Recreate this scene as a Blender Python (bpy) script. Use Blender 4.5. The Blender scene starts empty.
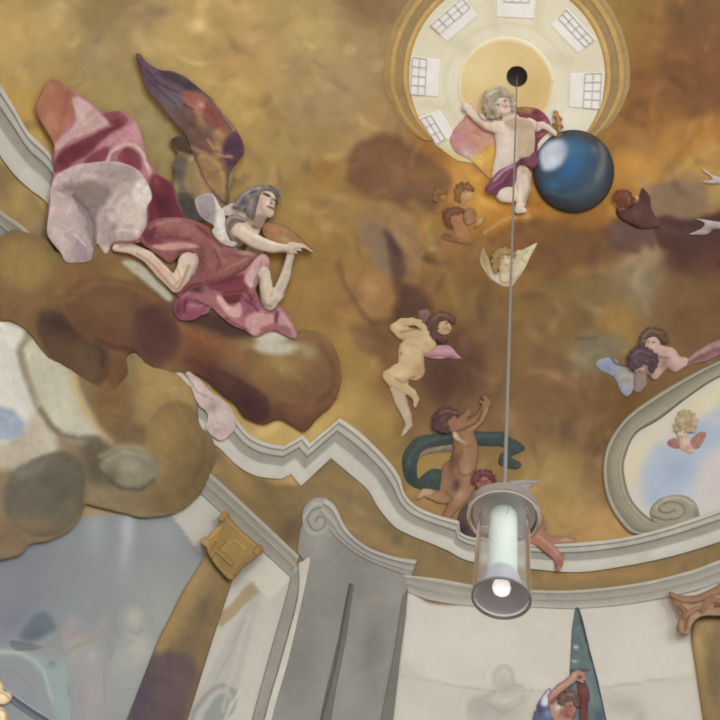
import bpy, math, random
import numpy as np
from mathutils import Matrix, Vector

# ------------------------------------------------------------------ camera, world, light, exposure
SC = bpy.context.scene
COL = SC.collection
F = 720.0                                   # focal length in pixels of the 720 px frame
EYE = np.array([0.0, 0.0, 1.7])             # the viewer stands on the church floor
ZEN = (521.3, -65.0)                        # where the vertical lines meet (camera roll and pitch)
_w = np.array([ZEN[0] - 360, 360 - ZEN[1], -F]); _w /= np.linalg.norm(_w)
_y = np.array([0, 0, -1.0]); _y = _y - _w * (_y @ _w); _y /= np.linalg.norm(_y)
CAM = np.array([np.cross(_y, _w), _y, _w])  # camera axes -> world axes
cd = bpy.data.cameras.new('camera'); cam = bpy.data.objects.new('camera', cd); COL.objects.link(cam)
cd.sensor_width = 36; cd.lens = 36 * F / 720; cd.clip_end = 200
M4 = Matrix([list(CAM[0]) + [EYE[0]], list(CAM[1]) + [EYE[1]], list(CAM[2]) + [EYE[2]], [0, 0, 0, 1]])
cam.matrix_world = M4
SC.camera = cam
SC.view_settings.view_transform = 'Standard'; SC.view_settings.look = 'None'
SC.view_settings.gamma = 1; SC.view_settings.exposure = 0.06
SC.view_settings.use_curve_mapping = False
SC.cycles.filter_width = 1.9
wd = bpy.data.worlds.new('daylight'); SC.world = wd; wd.use_nodes = True
wd.node_tree.nodes['Background'].inputs[0].default_value = (0.757, 0.842, 0.932, 1)
wd.node_tree.nodes['Background'].inputs[1].default_value = 1.93
def area(name, loc, target, sx, sy, power, colr):
    l = bpy.data.lights.new(name, 'AREA'); l.shape = 'RECTANGLE'; l.size = sx; l.size_y = sy; l.energy = power; l.color = colr
    o = bpy.data.objects.new(name, l); COL.objects.link(o); o.location = loc
    o.rotation_euler = (Vector(target) - Vector(loc)).to_track_quat('-Z', 'Y').to_euler()
    return o
# unseen area lights added behind the viewer for direction, with no windows built
area('rear_area_light', (-2.5, -8.5, 5.0), (0.6, 4.0, 11.5), 3.0, 6.0, 820, (0.757, 0.835, 0.91))
area('rear_area_light', (4.5, -8.0, 5.0), (0.6, 4.0, 11.5), 3.0, 6.0, 820, (0.757, 0.835, 0.91))

# ------------------------------------------------------------------ the vault: a rotunda wall under an elliptic dome
CX, CY, R0, H0, ZS = 0.8, 1.7, 7.6, 4.2, 9.0 + 1.7
rng = np.random.default_rng(7)

def hit(X, Y, h=0.0):
    """where the sight line of a point of the fresco meets the plaster, h metres proud of it"""
    X = np.asarray(X, float); Y = np.asarray(Y, float); h = np.broadcast_to(np.asarray(h, float), X.shape)
    q = np.stack([X - 360, 360 - Y, np.full_like(X, -F)], -1)
    d = q @ CAM.T; d /= np.linalg.norm(d, axis=-1, keepdims=True)
    Rh = R0 - h; Hh = H0 - h; z0 = ZS - EYE[2]; k = d[..., 0]**2 + d[..., 1]**2; m = d[..., 0] * CX + d[..., 1] * CY
    a = k / Rh**2 + d[..., 2]**2 / Hh**2; b = -2 * (m / Rh**2 + d[..., 2] * z0 / Hh**2)
    c = (CX**2 + CY**2) / Rh**2 + z0**2 / Hh**2 - 1
    D = b * b - 4 * a * c
    t1 = (-b + np.sqrt(np.maximum(D, 0))) / (2 * a)
    b2 = -2 * m; c2 = CX**2 + CY**2 - Rh**2
    t2 = (-b2 + np.sqrt(b2 * b2 - 4 * k * c2)) / (2 * k + 1e-9)
    use = (D > 0) & (t1 * d[..., 2] >= z0)
    t = np.where(use, t1, t2)
    return d * t[..., None] + EYE

def proj(P):
    q = (P - EYE) @ CAM
    zz = np.where(-q[:, 2] > 0.15, -q[:, 2], np.nan)
    return np.nan_to_num(360 + F * q[:, 0] / zz, nan=-999), np.nan_to_num(360 - F * q[:, 1] / zz, nan=-999)

# ------------------------------------------------------------------ painting: pigment in strokes and patches, with painted highlights and shade in the colour
TONE = [0, 0, 0]                            # a passing tint of the palette, set by tone()
def tone(r=0, g=0, b=0):
    TONE[:] = [r, g, b]; return ('E', np.zeros(3), -9e3, -9e3, 1.0, 1.0, 0.0, 0.0)
def hx(s):
    c = np.array([max(0, min(255, int(s[i:i + 2], 16) + TONE[i // 2])) / 255 for i in (0, 2, 4)])
    return c * .85 + c @ np.array([.3, .59, .11]) * .15      # earth pigments, a little greyed by the lime
def lin(c):
    c = np.clip(c, 0, 1); return np.where(c <= 0.04045, c / 12.92, ((c + 0.055) / 1.055) ** 2.4)
def spl(pts, closed=True, n=6):
    p = np.array([q[:2] for q in pts], float)
    if len(p) < 3: return p
    N = len(p); out = []
    rngi = range(N) if closed else range(N - 1)
    for i in rngi:
        if closed: a, b, c, d = p[i - 1], p[i], p[(i + 1) % N], p[(i + 2) % N]
        else: a, b, c, d = p[max(i - 1, 0)], p[i], p[i + 1], p[min(i + 2, N - 1)]
        for t in np.linspace(0, 1, n, endpoint=False):
            out.append(0.5 * (2 * b + (c - a) * t + (2 * a - 5 * b + 4 * c - d) * t * t + (3 * b - a - 3 * c + d) * t**3))
    if not closed: out.append(p[-1])
    return np.array(out)
def sd_poly(X, Y, poly):
    d2 = np.full(X.shape, 1e12); ins = np.zeros(X.shape, bool)
    for i in range(len(poly)):
        ax, ay = poly[i - 1]; bx, by = poly[i]; ex, ey = bx - ax, by - ay
        L = ex * ex + ey * ey
        if L < 1e-12: continue
        t = np.clip(((X - ax) * ex + (Y - ay) * ey) / L, 0, 1)
        d2 = np.minimum(d2, (X - ax - t * ex)**2 + (Y - ay - t * ey)**2)
        cr = (ay > Y) != (by > Y)
        if ey != 0: ins ^= cr & (X < ax + (Y - ay) * ex / ey)
    d = np.sqrt(d2)
    return np.where(ins, -d, d)
def d_line(X, Y, p):
    d2 = np.full(X.shape, 1e12); T = np.zeros(X.shape); n = len(p) - 1
    for i in range(n):
        ax, ay = p[i]; ex, ey = p[i + 1] - p[i]; L = ex * ex + ey * ey + 1e-9
        t = np.clip(((X - ax) * ex + (Y - ay) * ey) / L, 0, 1)
        q = (X - ax - t * ex)**2 + (Y - ay - t * ey)**2
        m = q < d2; d2 = np.where(m, q, d2); T = np.where(m, (i + t) / n, T)
    return np.sqrt(d2), T
def sstep(x): x = np.clip(x, 0, 1); return x * x * (3 - 2 * x)
def vnoise(X, Y, s, seed):
    g = np.random.default_rng(seed).random((64, 64)); x = X / s; y = Y / s
    i = np.floor(x).astype(int); j = np.floor(y).astype(int); u = sstep(x - i); v = sstep(y - j); i %= 64; j %= 64; i2 = (i + 1) % 64; j2 = (j + 1) % 64
    return (g[j, i] * (1 - u) + g[j, i2] * u) * (1 - v) + (g[j2, i] * (1 - u) + g[j2, i2] * u) * v - 0.5
# layers: P colour points soft alpha | L colour points width soft alpha | E colour x y rx ry angle alpha | S sharp polygon
def P(c, pts, soft=2.0, a=1.0): return ('P', hx(c), spl(pts), soft, min(1, a * 1.2))
def S(c, pts, soft=1.0, a=1.0): return ('P', hx(c), np.array(pts, float), soft, min(1, a * 1.15))
def L(c, pts, w=2.0, soft=1.5, a=1.0, w2=None): return ('L', hx(c), spl(pts, False), w, soft, min(1, a * 1.25), w if w2 is None else w2)
def E(c, x, y, rx, ry=None, ang=0, a=1.0): return ('E', hx(c), x, y, rx, ry or rx, math.radians(ang), min(1, a * 1.15))
def paint(layers, X, Y, C):
    for l in layers:
        col = l[1]
        if l[0] == 'E':
            _, _, x, y, rx, ry, an, a = l; m = 2.2 * max(rx, ry); lo = (x - m, y - m, x + m, y + m)
        else:
            p = l[2]; m = l[3] + (l[4] if l[0] == 'L' else 0) + 1; lo = (p[:, 0].min() - m, p[:, 1].min() - m, p[:, 0].max() + m, p[:, 1].max() + m)
        s = (X >= lo[0]) & (X <= lo[2]) & (Y >= lo[1]) & (Y <= lo[3])
        if not s.any(): continue
        x_, y_ = X[s], Y[s]
        if l[0] == 'P': al = l[4] * sstep(0.5 - sd_poly(x_, y_, p) / (2 * max(l[3], .3)))
        elif l[0] == 'L':
            d, t = d_line(x_, y_, p); w = l[3] + (l[6] - l[3]) * t
            al = l[5] * sstep(0.5 - (d - w / 2) / (2 * max(l[4], .3)))
        else:
            cx, sx = math.cos(an), math.sin(an); dx, dy = x_ - x, y_ - y
            al = a * np.exp(-1.3 * (((dx * cx + dy * sx) / rx)**2 + ((-dx * sx + dy * cx) / ry)**2))
        C[s] = C[s] * (1 - al[:, None]) + col * al[:, None]
    return C

# ------------------------------------------------------------------ materials
def nodes(name, rough=0.85):
    m = bpy.data.materials.new(name); m.use_nodes = True; nt = m.node_tree; b = nt.nodes['Principled BSDF']
    b.inputs['Roughness'].default_value = rough; b.inputs['Specular IOR Level'].default_value = 0.12
    return m, nt, b
def fresco(name, mottle=0.16, scale=1.3, rough=0.9, bump=0.0, stain=0.0):
    """pigment on lime plaster: the painted colour, made uneven by washes, grain and hairline wear"""
    m, nt, b = nodes(name, rough); N = nt.nodes.new; K = nt.links.new
    at = N('ShaderNodeAttribute'); at.attribute_name = 'pigment'
    tc = N('ShaderNodeTexCoord')
    n1 = N('ShaderNodeTexNoise'); n1.inputs['Scale'].default_value = scale; n1.inputs['Detail'].default_value = 6; n1.inputs['Roughness'].default_value = 0.6; n1.inputs['Distortion'].default_value = 0.8
    n2 = N('ShaderNodeTexNoise'); n2.inputs['Scale'].default_value = scale * 7; n2.inputs['Detail'].default_value = 4
    K(tc.outputs['Object'], n1.inputs['Vector']); K(tc.outputs['Object'], n2.inputs['Vector'])
    r1 = N('ShaderNodeMapRange'); r1.inputs['From Min'].default_value = 0.3; r1.inputs['From Max'].default_value = 0.7; r1.inputs['To Min'].default_value = 1 - mottle; r1.inputs['To Max'].default_value = 1 + mottle
    r2 = N('ShaderNodeMapRange'); r2.inputs['From Min'].default_value = 0.3; r2.inputs['From Max'].default_value = 0.7; r2.inputs['To Min'].default_value = 1 - mottle * .4; r2.inputs['To Max'].default_value = 1 + mottle * .4
    K(n1.outputs['Fac'], r1.inputs['Value']); K(n2.outputs['Fac'], r2.inputs['Value'])
    mu = N('ShaderNodeMath'); mu.operation = 'MULTIPLY'; K(r1.outputs[0], mu.inputs[0]); K(r2.outputs[0], mu.inputs[1])
    mx = N('ShaderNodeVectorMath'); mx.operation = 'SCALE'; K(at.outputs['Color'], mx.inputs[0]); K(mu.outputs[0], mx.inputs['Scale'])
    K(mx.outputs[0], b.inputs['Base Color'])
    if stain:
        n3 = N('ShaderNodeTexNoise'); n3.inputs['Scale'].default_value = scale * 4.5; n3.inputs['Detail'].default_value = 5; n3.inputs['Distortion'].default_value = .4
        r3 = N('ShaderNodeMapRange'); r3.inputs['From Min'].default_value = .47; r3.inputs['From Max'].default_value = .72; r3.inputs['To Max'].default_value = stain
        K(tc.outputs['Object'], n3.inputs['Vector']); K(n3.outputs['Fac'], r3.inputs['Value'])
        m3 = N('ShaderNodeMix'); m3.data_type = 'RGBA'; K(r3.outputs[0], m3.inputs[0]); K(mx.outputs[0], m3.inputs[6]); m3.blend_type = 'MULTIPLY'; m3.inputs[7].default_value = (.66, .64, .74, 1)
        n4 = N('ShaderNodeTexNoise'); n4.inputs['Scale'].default_value = scale * 3.1; n4.inputs['Detail'].default_value = 5
        r4 = N('ShaderNodeMapRange'); r4.inputs['From Min'].default_value = .5; r4.inputs['From Max'].default_value = .75; r4.inputs['To Max'].default_value = stain * .8
        sh = N('ShaderNodeVectorMath'); sh.operation = 'ADD'; sh.inputs[1].default_value = (7, 3, 5); K(tc.outputs['Object'], sh.inputs[0]); K(sh.outputs[0], n4.inputs['Vector']); K(n4.outputs['Fac'], r4.inputs['Value'])
        m4 = N('ShaderNodeMix'); m4.data_type = 'RGBA'; K(r4.outputs[0], m4.inputs[0]); K(m3.outputs[2], m4.inputs[6]); m4.blend_type = 'MULTIPLY'; m4.inputs[7].default_value = (1.32, 1.2, .98, 1); m4.clamp_factor = True
        K(m4.outputs[2], b.inputs['Base Color'])
    if bump:
        bp = N('ShaderNodeBump'); bp.inputs['Strength'].default_value = bump; bp.inputs['Distance'].default_value = 0.01
        K(n2.outputs['Fac'], bp.inputs['Height']); K(bp.outputs[0], b.inputs['Normal'])
    return m
MAT = {'vault': fresco('golden fresco plaster', .12, .6, bump=.1, stain=.4), 'wall': fresco('painted wall plaster', .05, 1.0, bump=.1),
       'cloud': fresco('cloud fresco', .13, 1.4), 'cloth': fresco('drapery fresco', .15, 3.0), 'skin': fresco('skin fresco', .10, 3.6),
       'hair': fresco('hair fresco', .12, 9.0), 'wing': fresco('feather fresco', .12, 4.0), 'stone': fresco('stucco stone', .09, 1.6, bump=.15),
       'gilt': fresco('gilded stucco', .13, 2.2, rough=.7), 'globe': fresco('blue globe fresco', .1, 3.0, rough=.7)}
def plain(name, hexc, rough=.5, metal=0.0, noise=.08, scale=20):
    m, nt, b = nodes(name, rough); N = nt.nodes.new; K = nt.links.new
    n = N('ShaderNodeTexNoise'); n.inputs['Scale'].default_value = scale
    r = N('ShaderNodeMix'); r.data_type = 'RGBA'; c = lin(hx(hexc))
    r.inputs[6].default_value = (*(c * (1 - noise)), 1); r.inputs[7].default_value = (*np.clip(c * (1 + noise), 0, 1), 1)
    K(n.outputs['Fac'], r.inputs[0]); K(r.outputs[2], b.inputs['Base Color']); b.inputs['Metallic'].default_value = metal
    return m

# ------------------------------------------------------------------ object helpers
def tag(o, label=None, cat=None, group=None, kind=None):
    if label: o['label'] = label
    if cat: o['category'] = cat
    if group: o['group'] = group
    if kind: o['kind'] = kind
    return o
def build(name, V, faces, mat, parent=None, C=None, smooth=True):
    org = np.array(parent.location) if parent is not None and parent.type == 'EMPTY' else (np.array(parent['org']) if parent is not None else V.mean(0))
    me = bpy.data.meshes.new(name); me.from_pydata((V - org).tolist(), [], faces); me.update()
    if C is not None:
        a = me.color_attributes.new('pigment', 'FLOAT_COLOR', 'POINT')
        a.data.foreach_set('color', np.concatenate([lin(C), np.ones((len(C), 1))], 1).astype(np.float32).ravel())
    if smooth: me.polygons.foreach_set('use_smooth', [True] * len(me.polygons))
    me.materials.append(mat)
    o = bpy.data.objects.new(name, me); COL.objects.link(o)
    if parent is None: o.location = org
    else: o.parent = parent
    o['org'] = [float(v) for v in org]
    return o
def thing(name, x, y, label, cat, group=None):
    o = bpy.data.objects.new(name, None); COL.objects.link(o); o.empty_display_size = .2
    o.location = hit(np.array([x]), np.array([y]))[0].tolist()
    return tag(o, label, cat, group)

KREL = 0.36                                 # how boldly the modelled plaster stands out
LIMB = 0.0085
def limb(X, Y, chains, k=1.5):
    """rounded limbs: chains of joints (x, y, radius, lift in metres) blended into one body"""
    sd = np.full(X.shape, 1e6); hh = np.full(X.shape, -9.0)
    for ch in chains:
        q = [(c[0], c[1], c[2], c[3] if len(c) > 3 else 0.0) for c in ch]
        if len(q) == 1: q = q * 2
        for a, b in zip(q[:-1], q[1:]):
            ex, ey = b[0] - a[0], b[1] - a[1]; Ln = ex * ex + ey * ey + 1e-9
            t = np.clip(((X - a[0]) * ex + (Y - a[1]) * ey) / Ln, 0, 1)
            d = np.hypot(X - a[0] - t * ex, Y - a[1] - t * ey); r = a[2] + (b[2] - a[2]) * t
            s = d - r; m = np.maximum(k - np.abs(sd - s), 0) / k
            sd = np.minimum(sd, s) - m * m * k * .25
            hh = np.maximum(hh, a[3] + (b[3] - a[3]) * t + np.sqrt(np.maximum(r * r - d * d, 0)) * LIMB - np.maximum(d - r, 0) * .06)
    return sd, hh
def blur(A, n=1):
    for _ in range(n):
        B = np.pad(A, 1, mode='edge')
        A = (B[:-2, 1:-1] + B[2:, 1:-1] + B[1:-1, :-2] + B[1:-1, 2:] + 2 * A) / 6
    return A
HB = np.zeros((1000, 1000)); OFF = 140        # how far the plaster work already stands out at each place
def washes(X, Y):
    """the broad golden washes: neighbouring pigments run into each other"""
    num = np.zeros((X.size, 3)); den = np.zeros(X.size)
    for x, y, c in WASH:
        w = 1 / ((X - x)**2 + (Y - y)**2 + 120)**1.9; num += w[:, None] * np.array([int(c[i:i + 2], 16) / 255 for i in (0, 2, 4)]); den += w
    c = num / den[:, None]
    return c * .9 + (c @ np.array([.3, .59, .11]))[:, None] * .1
def bg(X, Y):
    x = X + 9 * vnoise(X, Y, 31, 1) + 5 * vnoise(X, Y, 11, 2); y = Y + 9 * vnoise(X, Y, 31, 3) + 5 * vnoise(X, Y, 11, 4)
    return paint(BG, X + .45 * (x - X), Y + .45 * (y - Y), washes(x, y))
def brushwork(fx, fy, C, amount, size):
    """the painter's hatching: short strokes a little lighter or darker than the ground they lie on"""
    if not amount: return C
    r = np.random.default_rng(int(fx[0] * 7 + fy[0] * 13) % 9973); n = int(min(260, 6 + size / 38))
    lead = r.uniform(0, np.pi)
    for k in r.integers(0, len(fx), n):
        a = lead + r.normal(0, .7); ln = r.uniform(2, 7); x, y = fx[k], fy[k]; dx, dy = math.cos(a), math.sin(a); w = r.uniform(.8, 2.2); f = r.uniform(-1, 1) * amount
        s = (np.abs(fx - x) < ln + 4) & (np.abs(fy - y) < ln + 4)
        u = (fx[s] - x) * dx + (fy[s] - y) * dy; v = -(fx[s] - x) * dy + (fy[s] - y) * dx + .04 * u * u
        C[s] = C[s] * (1 + (f * np.exp(-(u / ln)**2 * 1.5 - (v / w)**2))[:, None] * np.array([1, .97, .92]))
    return C
def relief(name, parent, mat, col, shape=None, limbs=None, lay=(), T=.06, bw=8, base=None, folds=(), step=1.0, sharp=False, hole=None, wob=0.0, lift=0.0, fold_w=2.5, kind=None, soft=None, minh=.012, kz=None, curl=0, bumps=()):
    """one modelled part of the fresco relief: outline and/or limbs -> a rounded, closed shell standing on the vault"""
    explicit = base is not None; kz = (.55 if mat == 'skin' else KREL) if kz is None else kz
    if mat == 'skin': lay = [l[:-1] + (min(1, l[-1] * 1.3),) if l[0] in 'PE' else l for l in lay]
    polys = []
    if shape is not None:
        polys = [np.array(s, float) if sharp else spl(s) for s in (shape if isinstance(shape[0], list) else [shape])]
    if curl:                                                 # locks of hair along and across the outline
        r = np.random.default_rng(int(polys[0][0, 0] * 3 + polys[0][0, 1])); q = polys[0][::max(1, int(curl))]; lo = polys[0].min(0); hi = polys[0].max(0)
        limbs = list(limbs or []) + [[(x + r.normal(0, .4), y + r.normal(0, .4), r.uniform(1.3, 2.4), .02)] for x, y in q]
        inn = [(x, y) for x, y in r.uniform(lo, hi, (60, 2)) if sd_poly(np.array([x]), np.array([y]), polys[0])[0] < -1]
        limbs += [[(x, y, r.uniform(.9, 1.7), .025)] for x, y in inn[:22]]
        lay = list(lay) + [E(c, x, y, 1.3, .8, r.uniform(0, 180), .55) for (x, y), c in zip(inn[22:], ['6A5648', 'A89078', '4E3E38'] * 9)]
    xs = [p[:, 0] for p in polys] + [np.array([c[0] + s * c[2] for ch in (limbs or []) for c in ch for s in (-1, 1)])] if limbs else [p[:, 0] for p in polys]
    ys = [p[:, 1] for p in polys] + [np.array([c[1] + s * c[2] for ch in (limbs or []) for c in ch for s in (-1, 1)])] if limbs else [p[:, 1] for p in polys]
    xs = np.concatenate(xs); ys = np.concatenate(ys)
    gx = np.arange(xs.min() - 3 * step, xs.max() + 3 * step, step); gy = np.arange(ys.min() - 3 * step, ys.max() + 3 * step, step)
    X, Y = np.meshgrid(gx, gy)
    Xq, Yq = (X + wob * 2 * vnoise(X, Y, 14, 5) + wob * vnoise(X, Y, 5, 6), Y + wob * 2 * vnoise(X, Y, 14, 8) + wob * vnoise(X, Y, 5, 9)) if wob else (X, Y)
    sd = np.full(X.shape, 1e6); hh = np.full(X.shape, -9.0)
    for p in polys:
        s = sd_poly(Xq, Yq, p); sd = np.minimum(sd, s)
    if polys:
        t = np.clip(-sd / bw, 0, 1); hh = T * np.sqrt(np.maximum(1 - (1 - t)**2, 0))
    if limbs:
        s, h2 = limb(X, Y, limbs); sd = np.minimum(sd, s) if polys else s; hh = np.maximum(hh, h2)
    if hole is not None: sd = np.maximum(sd, hole[2] - np.hypot(X - hole[0], Y - hole[1]))
    inside = sd < 0
    # contour snapping
    gyd, gxd = np.gradient(sd, step); gl = np.hypot(gxd, gyd) + 1e-6
    near = (~inside) & (sd < 2.2 * step)
    X2 = np.where(near, X - sd * gxd / gl / np.maximum(gl, 1), X); Y2 = np.where(near, Y - sd * gyd / gl / np.maximum(gl, 1), Y)
    iy = np.clip(np.round(Y + OFF).astype(int), 0, 999); ix = np.clip(np.round(X + OFF).astype(int), 0, 999)
    if base is None:
        v = HB[iy, ix][inside]; base = (np.percentile(v, 97) if v.size else 0) + .006
    hh = np.where(inside | (hh > -5), hh, 0.0)
    for bc, bp, bt, bl in bumps:                             # swelling billows, each with its own pigment
        bp = spl(bp); t = np.clip(-sd_poly(Xq, Yq, bp) / 18, 0, 1); hh = hh + bt * np.sqrt(np.maximum(1 - (1 - t)**2, 0)); lay = list(lay) + [P(bc, bp[::3], 3.2, .78)] + list(bl)
    for f in folds:                                        # (points, height, width)
        d, t = d_line(X, Y, spl(f[0], False)); w = f[2] if len(f) > 2 else fold_w
        hh = hh + f[1] * np.exp(-(d / w)**2) * np.clip(-sd / 3 + .3, 0, 1)
    if soft: hh = blur(hh, soft)
    elif limbs: hh = blur(hh, 2)
    if explicit: base = base * KREL
    hh = np.maximum(base + (lift + hh) * kz, minh)
    np.maximum.at(HB, (iy[inside], ix[inside]), hh[inside])
    cell = inside[:-1, :-1] | inside[1:, :-1] | inside[:-1, 1:] | inside[1:, 1:]
    used = np.zeros(X.shape, bool)
    for a in (slice(0, -1), slice(1, None)):
        for b in (slice(0, -1), slice(1, None)): used[a, b] |= cell
    idx = np.full(X.shape, -1); idx[used] = np.arange(used.sum())
    V = hit(X2[used], Y2[used], hh[used])
    fx = X2[used]; fy = Y2[used]
    C = bg(fx, fy) if col == 'bg' else np.tile(hx(col), (len(fx), 1))
    C = paint(lay, fx + 1.3 * vnoise(fx, fy, 7, 11), fy + 1.3 * vnoise(fx, fy, 7, 12), C)
    C = brushwork(fx, fy, C, {'cloth': .09, 'cloud': .08, 'wing': .1, 'hair': .1, 'skin': .03}.get(mat, 0) if col != 'bg' else 0, len(V) * step * step)
    J, I = np.nonzero(cell)
    Q = np.stack([idx[J, I], idx[J + 1, I], idx[J + 1, I + 1], idx[J, I + 1]], 1)
    # back edge: the shell runs into the plaster behind it
    Ed = np.concatenate([Q[:, [0, 1]], Q[:, [1, 2]], Q[:, [2, 3]], Q[:, [3, 0]]])
    key = np.sort(Ed, 1) @ np.array([1 << 24, 1]); u, first, cnt = np.unique(key, return_index=True, return_counts=True)
    Be = Ed[first[cnt == 1]]; bv = np.unique(Be); mp = {int(v): len(V) + i for i, v in enumerate(bv)}
    V = np.concatenate([V, hit(fx[bv], fy[bv], -.03)]); C = np.concatenate([C, C[bv]])
    faces = Q.tolist() + [[int(b), int(a), mp[int(a)], mp[int(b)]] for a, b in Be]
    o = build(name, V, faces, MAT[mat], parent, C)
    if kind: o['kind'] = kind
    return o

def moulding(name, pairs, prof, parent=None, mat='stone', n=10, base=0.0, lay=()):
    """a run of moulding between an upper and a lower line; prof = (v, height, colour) across it"""
    A, B = [], []
    seg = []
    for p in pairs:                                        # None breaks the curve: a mitred corner
        if p is None: seg.append([seg[-1][-1]] if False else []); continue
        if not seg: seg.append([])
        seg[-1].append(p)
    for s in seg:
        s = np.array(s, float)
        a = spl(s[:, :2], False, n) if len(s) > 2 else s[:, :2]; b = spl(s[:, 2:], False, n) if len(s) > 2 else s[:, 2:]
        A.append(a); B.append(b)
    A = np.concatenate(A); B = np.concatenate(B)
    pv = np.array([p[0] for p in prof]); ph = np.array([p[1] for p in prof]) * .62 + base; pc = np.array([hx(p[2]) for p in prof])
    m = len(prof)
    X = A[:, None, 0] * (1 - pv) + B[:, None, 0] * pv; Y = A[:, None, 1] * (1 - pv) + B[:, None, 1] * pv
    h = np.broadcast_to(ph, X.shape).copy()
    V = hit(X, Y, h).reshape(-1, 3); C = np.broadcast_to(pc, X.shape + (3,)).reshape(-1, 3).copy()
    C = paint(lay, X.ravel(), Y.ravel(), C)
    N = len(A); F_ = [[i * m + j, (i + 1) * m + j, (i + 1) * m + j + 1, i * m + j + 1] for i in range(N - 1) for j in range(m - 1)]
    k = len(V)
    V = np.concatenate([V, hit(A[:, 0], A[:, 1], -.03), hit(B[:, 0], B[:, 1], -.03)]); C = np.concatenate([C, C[0::m][:N], C[m - 1::m][:N]])
    F_ += [[i * m, k + i, k + i + 1, (i + 1) * m] for i in range(N - 1)] + [[i * m + m - 1, (i + 1) * m + m - 1, k + N + i + 1, k + N + i] for i in range(N - 1)]
    F_ += [[0] + list(range(m)) [1:] + [k + N, k]] + [[(N - 1) * m + j for j in range(m)][::-1] + [k + N - 1, k + 2 * N - 1]]
    for i in range(N):                                     # remember how far the moulding stands out
        for j in range(m - 1):
            for t in np.linspace(0, 1, 8):
                x = X[i, j] * (1 - t) + X[i, j + 1] * t; y = Y[i, j] * (1 - t) + Y[i, j + 1] * t
                a, b = int(round(y + OFF)), int(round(x + OFF))
                if 0 <= a < 999 and 0 <= b < 999: HB[a:a + 2, b:b + 2] = np.maximum(HB[a:a + 2, b:b + 2], max(h[i, j], h[i, j + 1]))
    return build(name, V, F_, MAT[mat], parent, C, smooth=False)
# ------------------------------------------------------------------ what is painted flat on the plaster itself
WASH = [(10, 30, 'C29E5C'), (40, 60, 'B4945A'), (60, 10, 'AC8F5A'), (100, 10, '947A4C'), (100, 55, 'A08658'), (150, 20, 'A3875A'), (175, 35, 'BC9A5C'), (190, 25, 'BA995C'), (240, 20, 'BC975A'), (270, 20, 'AF8E58'), (310, 30, 'B6985E'), (370, 3, '8A6C4A'), (370, 45, 'AA8A5C'), (260, 60, 'BA935C'), (300, 62, 'A88A58'), (230, 100, 'C09C58'), (350, 90, 'AA8C60'), (390, 60, 'A28350'), (250, 120, 'BA9352'), (300, 112, 'A8895A'), (340, 110, 'A6885A'), (290, 150, 'A98C54'), (270, 170, 'B08C50'), (330, 145, 'A68650'), (370, 118, 'A58252'), (325, 168, 'A0743C'), (120, 100, 'A28A54'), (150, 130, 'A08A58'), (30, 110, 'BC9650'), (20, 120, 'B8924A'), (135, 150, '9A844E'), (310, 195, 'A8824A'), (330, 205, 'A07C48'), (340, 240, '98723E'), (320, 260, '94703F'), (440, 262, '8E6638'), (310, 290, 'A67C44'), (330, 315, '926A3C'), (300, 250, 'AA8444'), (285, 200, 'A88648'), (320, 340, 'A07A40'), (440, 290, '8A6438'), (470, 300, '8A6A3E'), (480, 285, '8A6236'), (340, 350, 'A07A42'), (385, 352, '7C5836'), (460, 360, '6E4A34'), (490, 340, '7E5E3E'), (510, 240, 'B0742E'), (540, 230, 'A26B2C'), (560, 240, '8C5C30'), (560, 262, '7C5532'), (620, 232, '6E4E3C'), (680, 252, '563830'), (640, 255, 'A0845C'), (640, 280, '8A7656'), (560, 292, '80663C'), (520, 312, '82643C'), (590, 300, '846A42'), (680, 290, '7C5C38'), (700, 320, '7C5A38'), (612, 325, 'A07840'), (520, 345, '84643E'), (550, 360, '80603E'), (590, 348, '8A7A58'), (575, 328, '7C5E38'), (530, 400, '7C5C3A'), (570, 400, '7A5A3A'), (620, 400, '76542E'), (520, 425, '866440'), (560, 432, '7E6040'), (600, 440, '765634'), (600, 415, '765636'), (550, 462, 'A2834E'), (570, 490, 'A6844E'), (560, 520, 'AE8A50'), (598, 462, '8E6E42'), (600, 530, 'B58A54'), (525, 500, 'A88448'), (620, 20, '94723C'), (650, 30, '926738'), (690, 20, '7A5434'), (680, 60, '805332'), (650, 80, '8C5E34'), (650, 112, '8E5E32'), (640, 140, 'A0703C'), (690, 108, '7C5334'), (700, 132, 'B07838'), (680, 150, 'A87838'), (640, 172, 'C0883E'), (700, 160, 'B88A44'), (715, 90, '7A5032'), (340, 392, 'B48F4C'), (380, 425, 'A38046'), (360, 362, 'A58044'), (405, 375, '7E5A38'), (300, 425, 'C8A664'), (275, 430, 'C4A05C'), (320, 410, 'C09A55'), (445, 382, '64422F'), (470, 402, '7E5E3C'), (420, 440, '8A6C40'), (400, 455, '9A7A44'), (430, 465, 'A8844A'), (510, 455, '94723F'), (480, 440, '8A6A40'), (490, 420, '80603E'), (480, 190, 'C48A3A'), (495, 215, 'B87A30'), (440, 170, 'A87436'), (425, 160, '946638'), (460, 165, 'B8843E'), (470, 250, '8A6238'), (455, 245, '94683A'), (610, 175, 'BC8238'), (612, 205, 'B67C34'), (600, 215, '9A6630'), (585, 225, '94622E'), (690, 190, '8C7050'), (665, 200, '8C6E4E'), (715, 195, 'AC8448'), (720, 240, '583A30'), (540, 215, 'B07630')]
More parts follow.
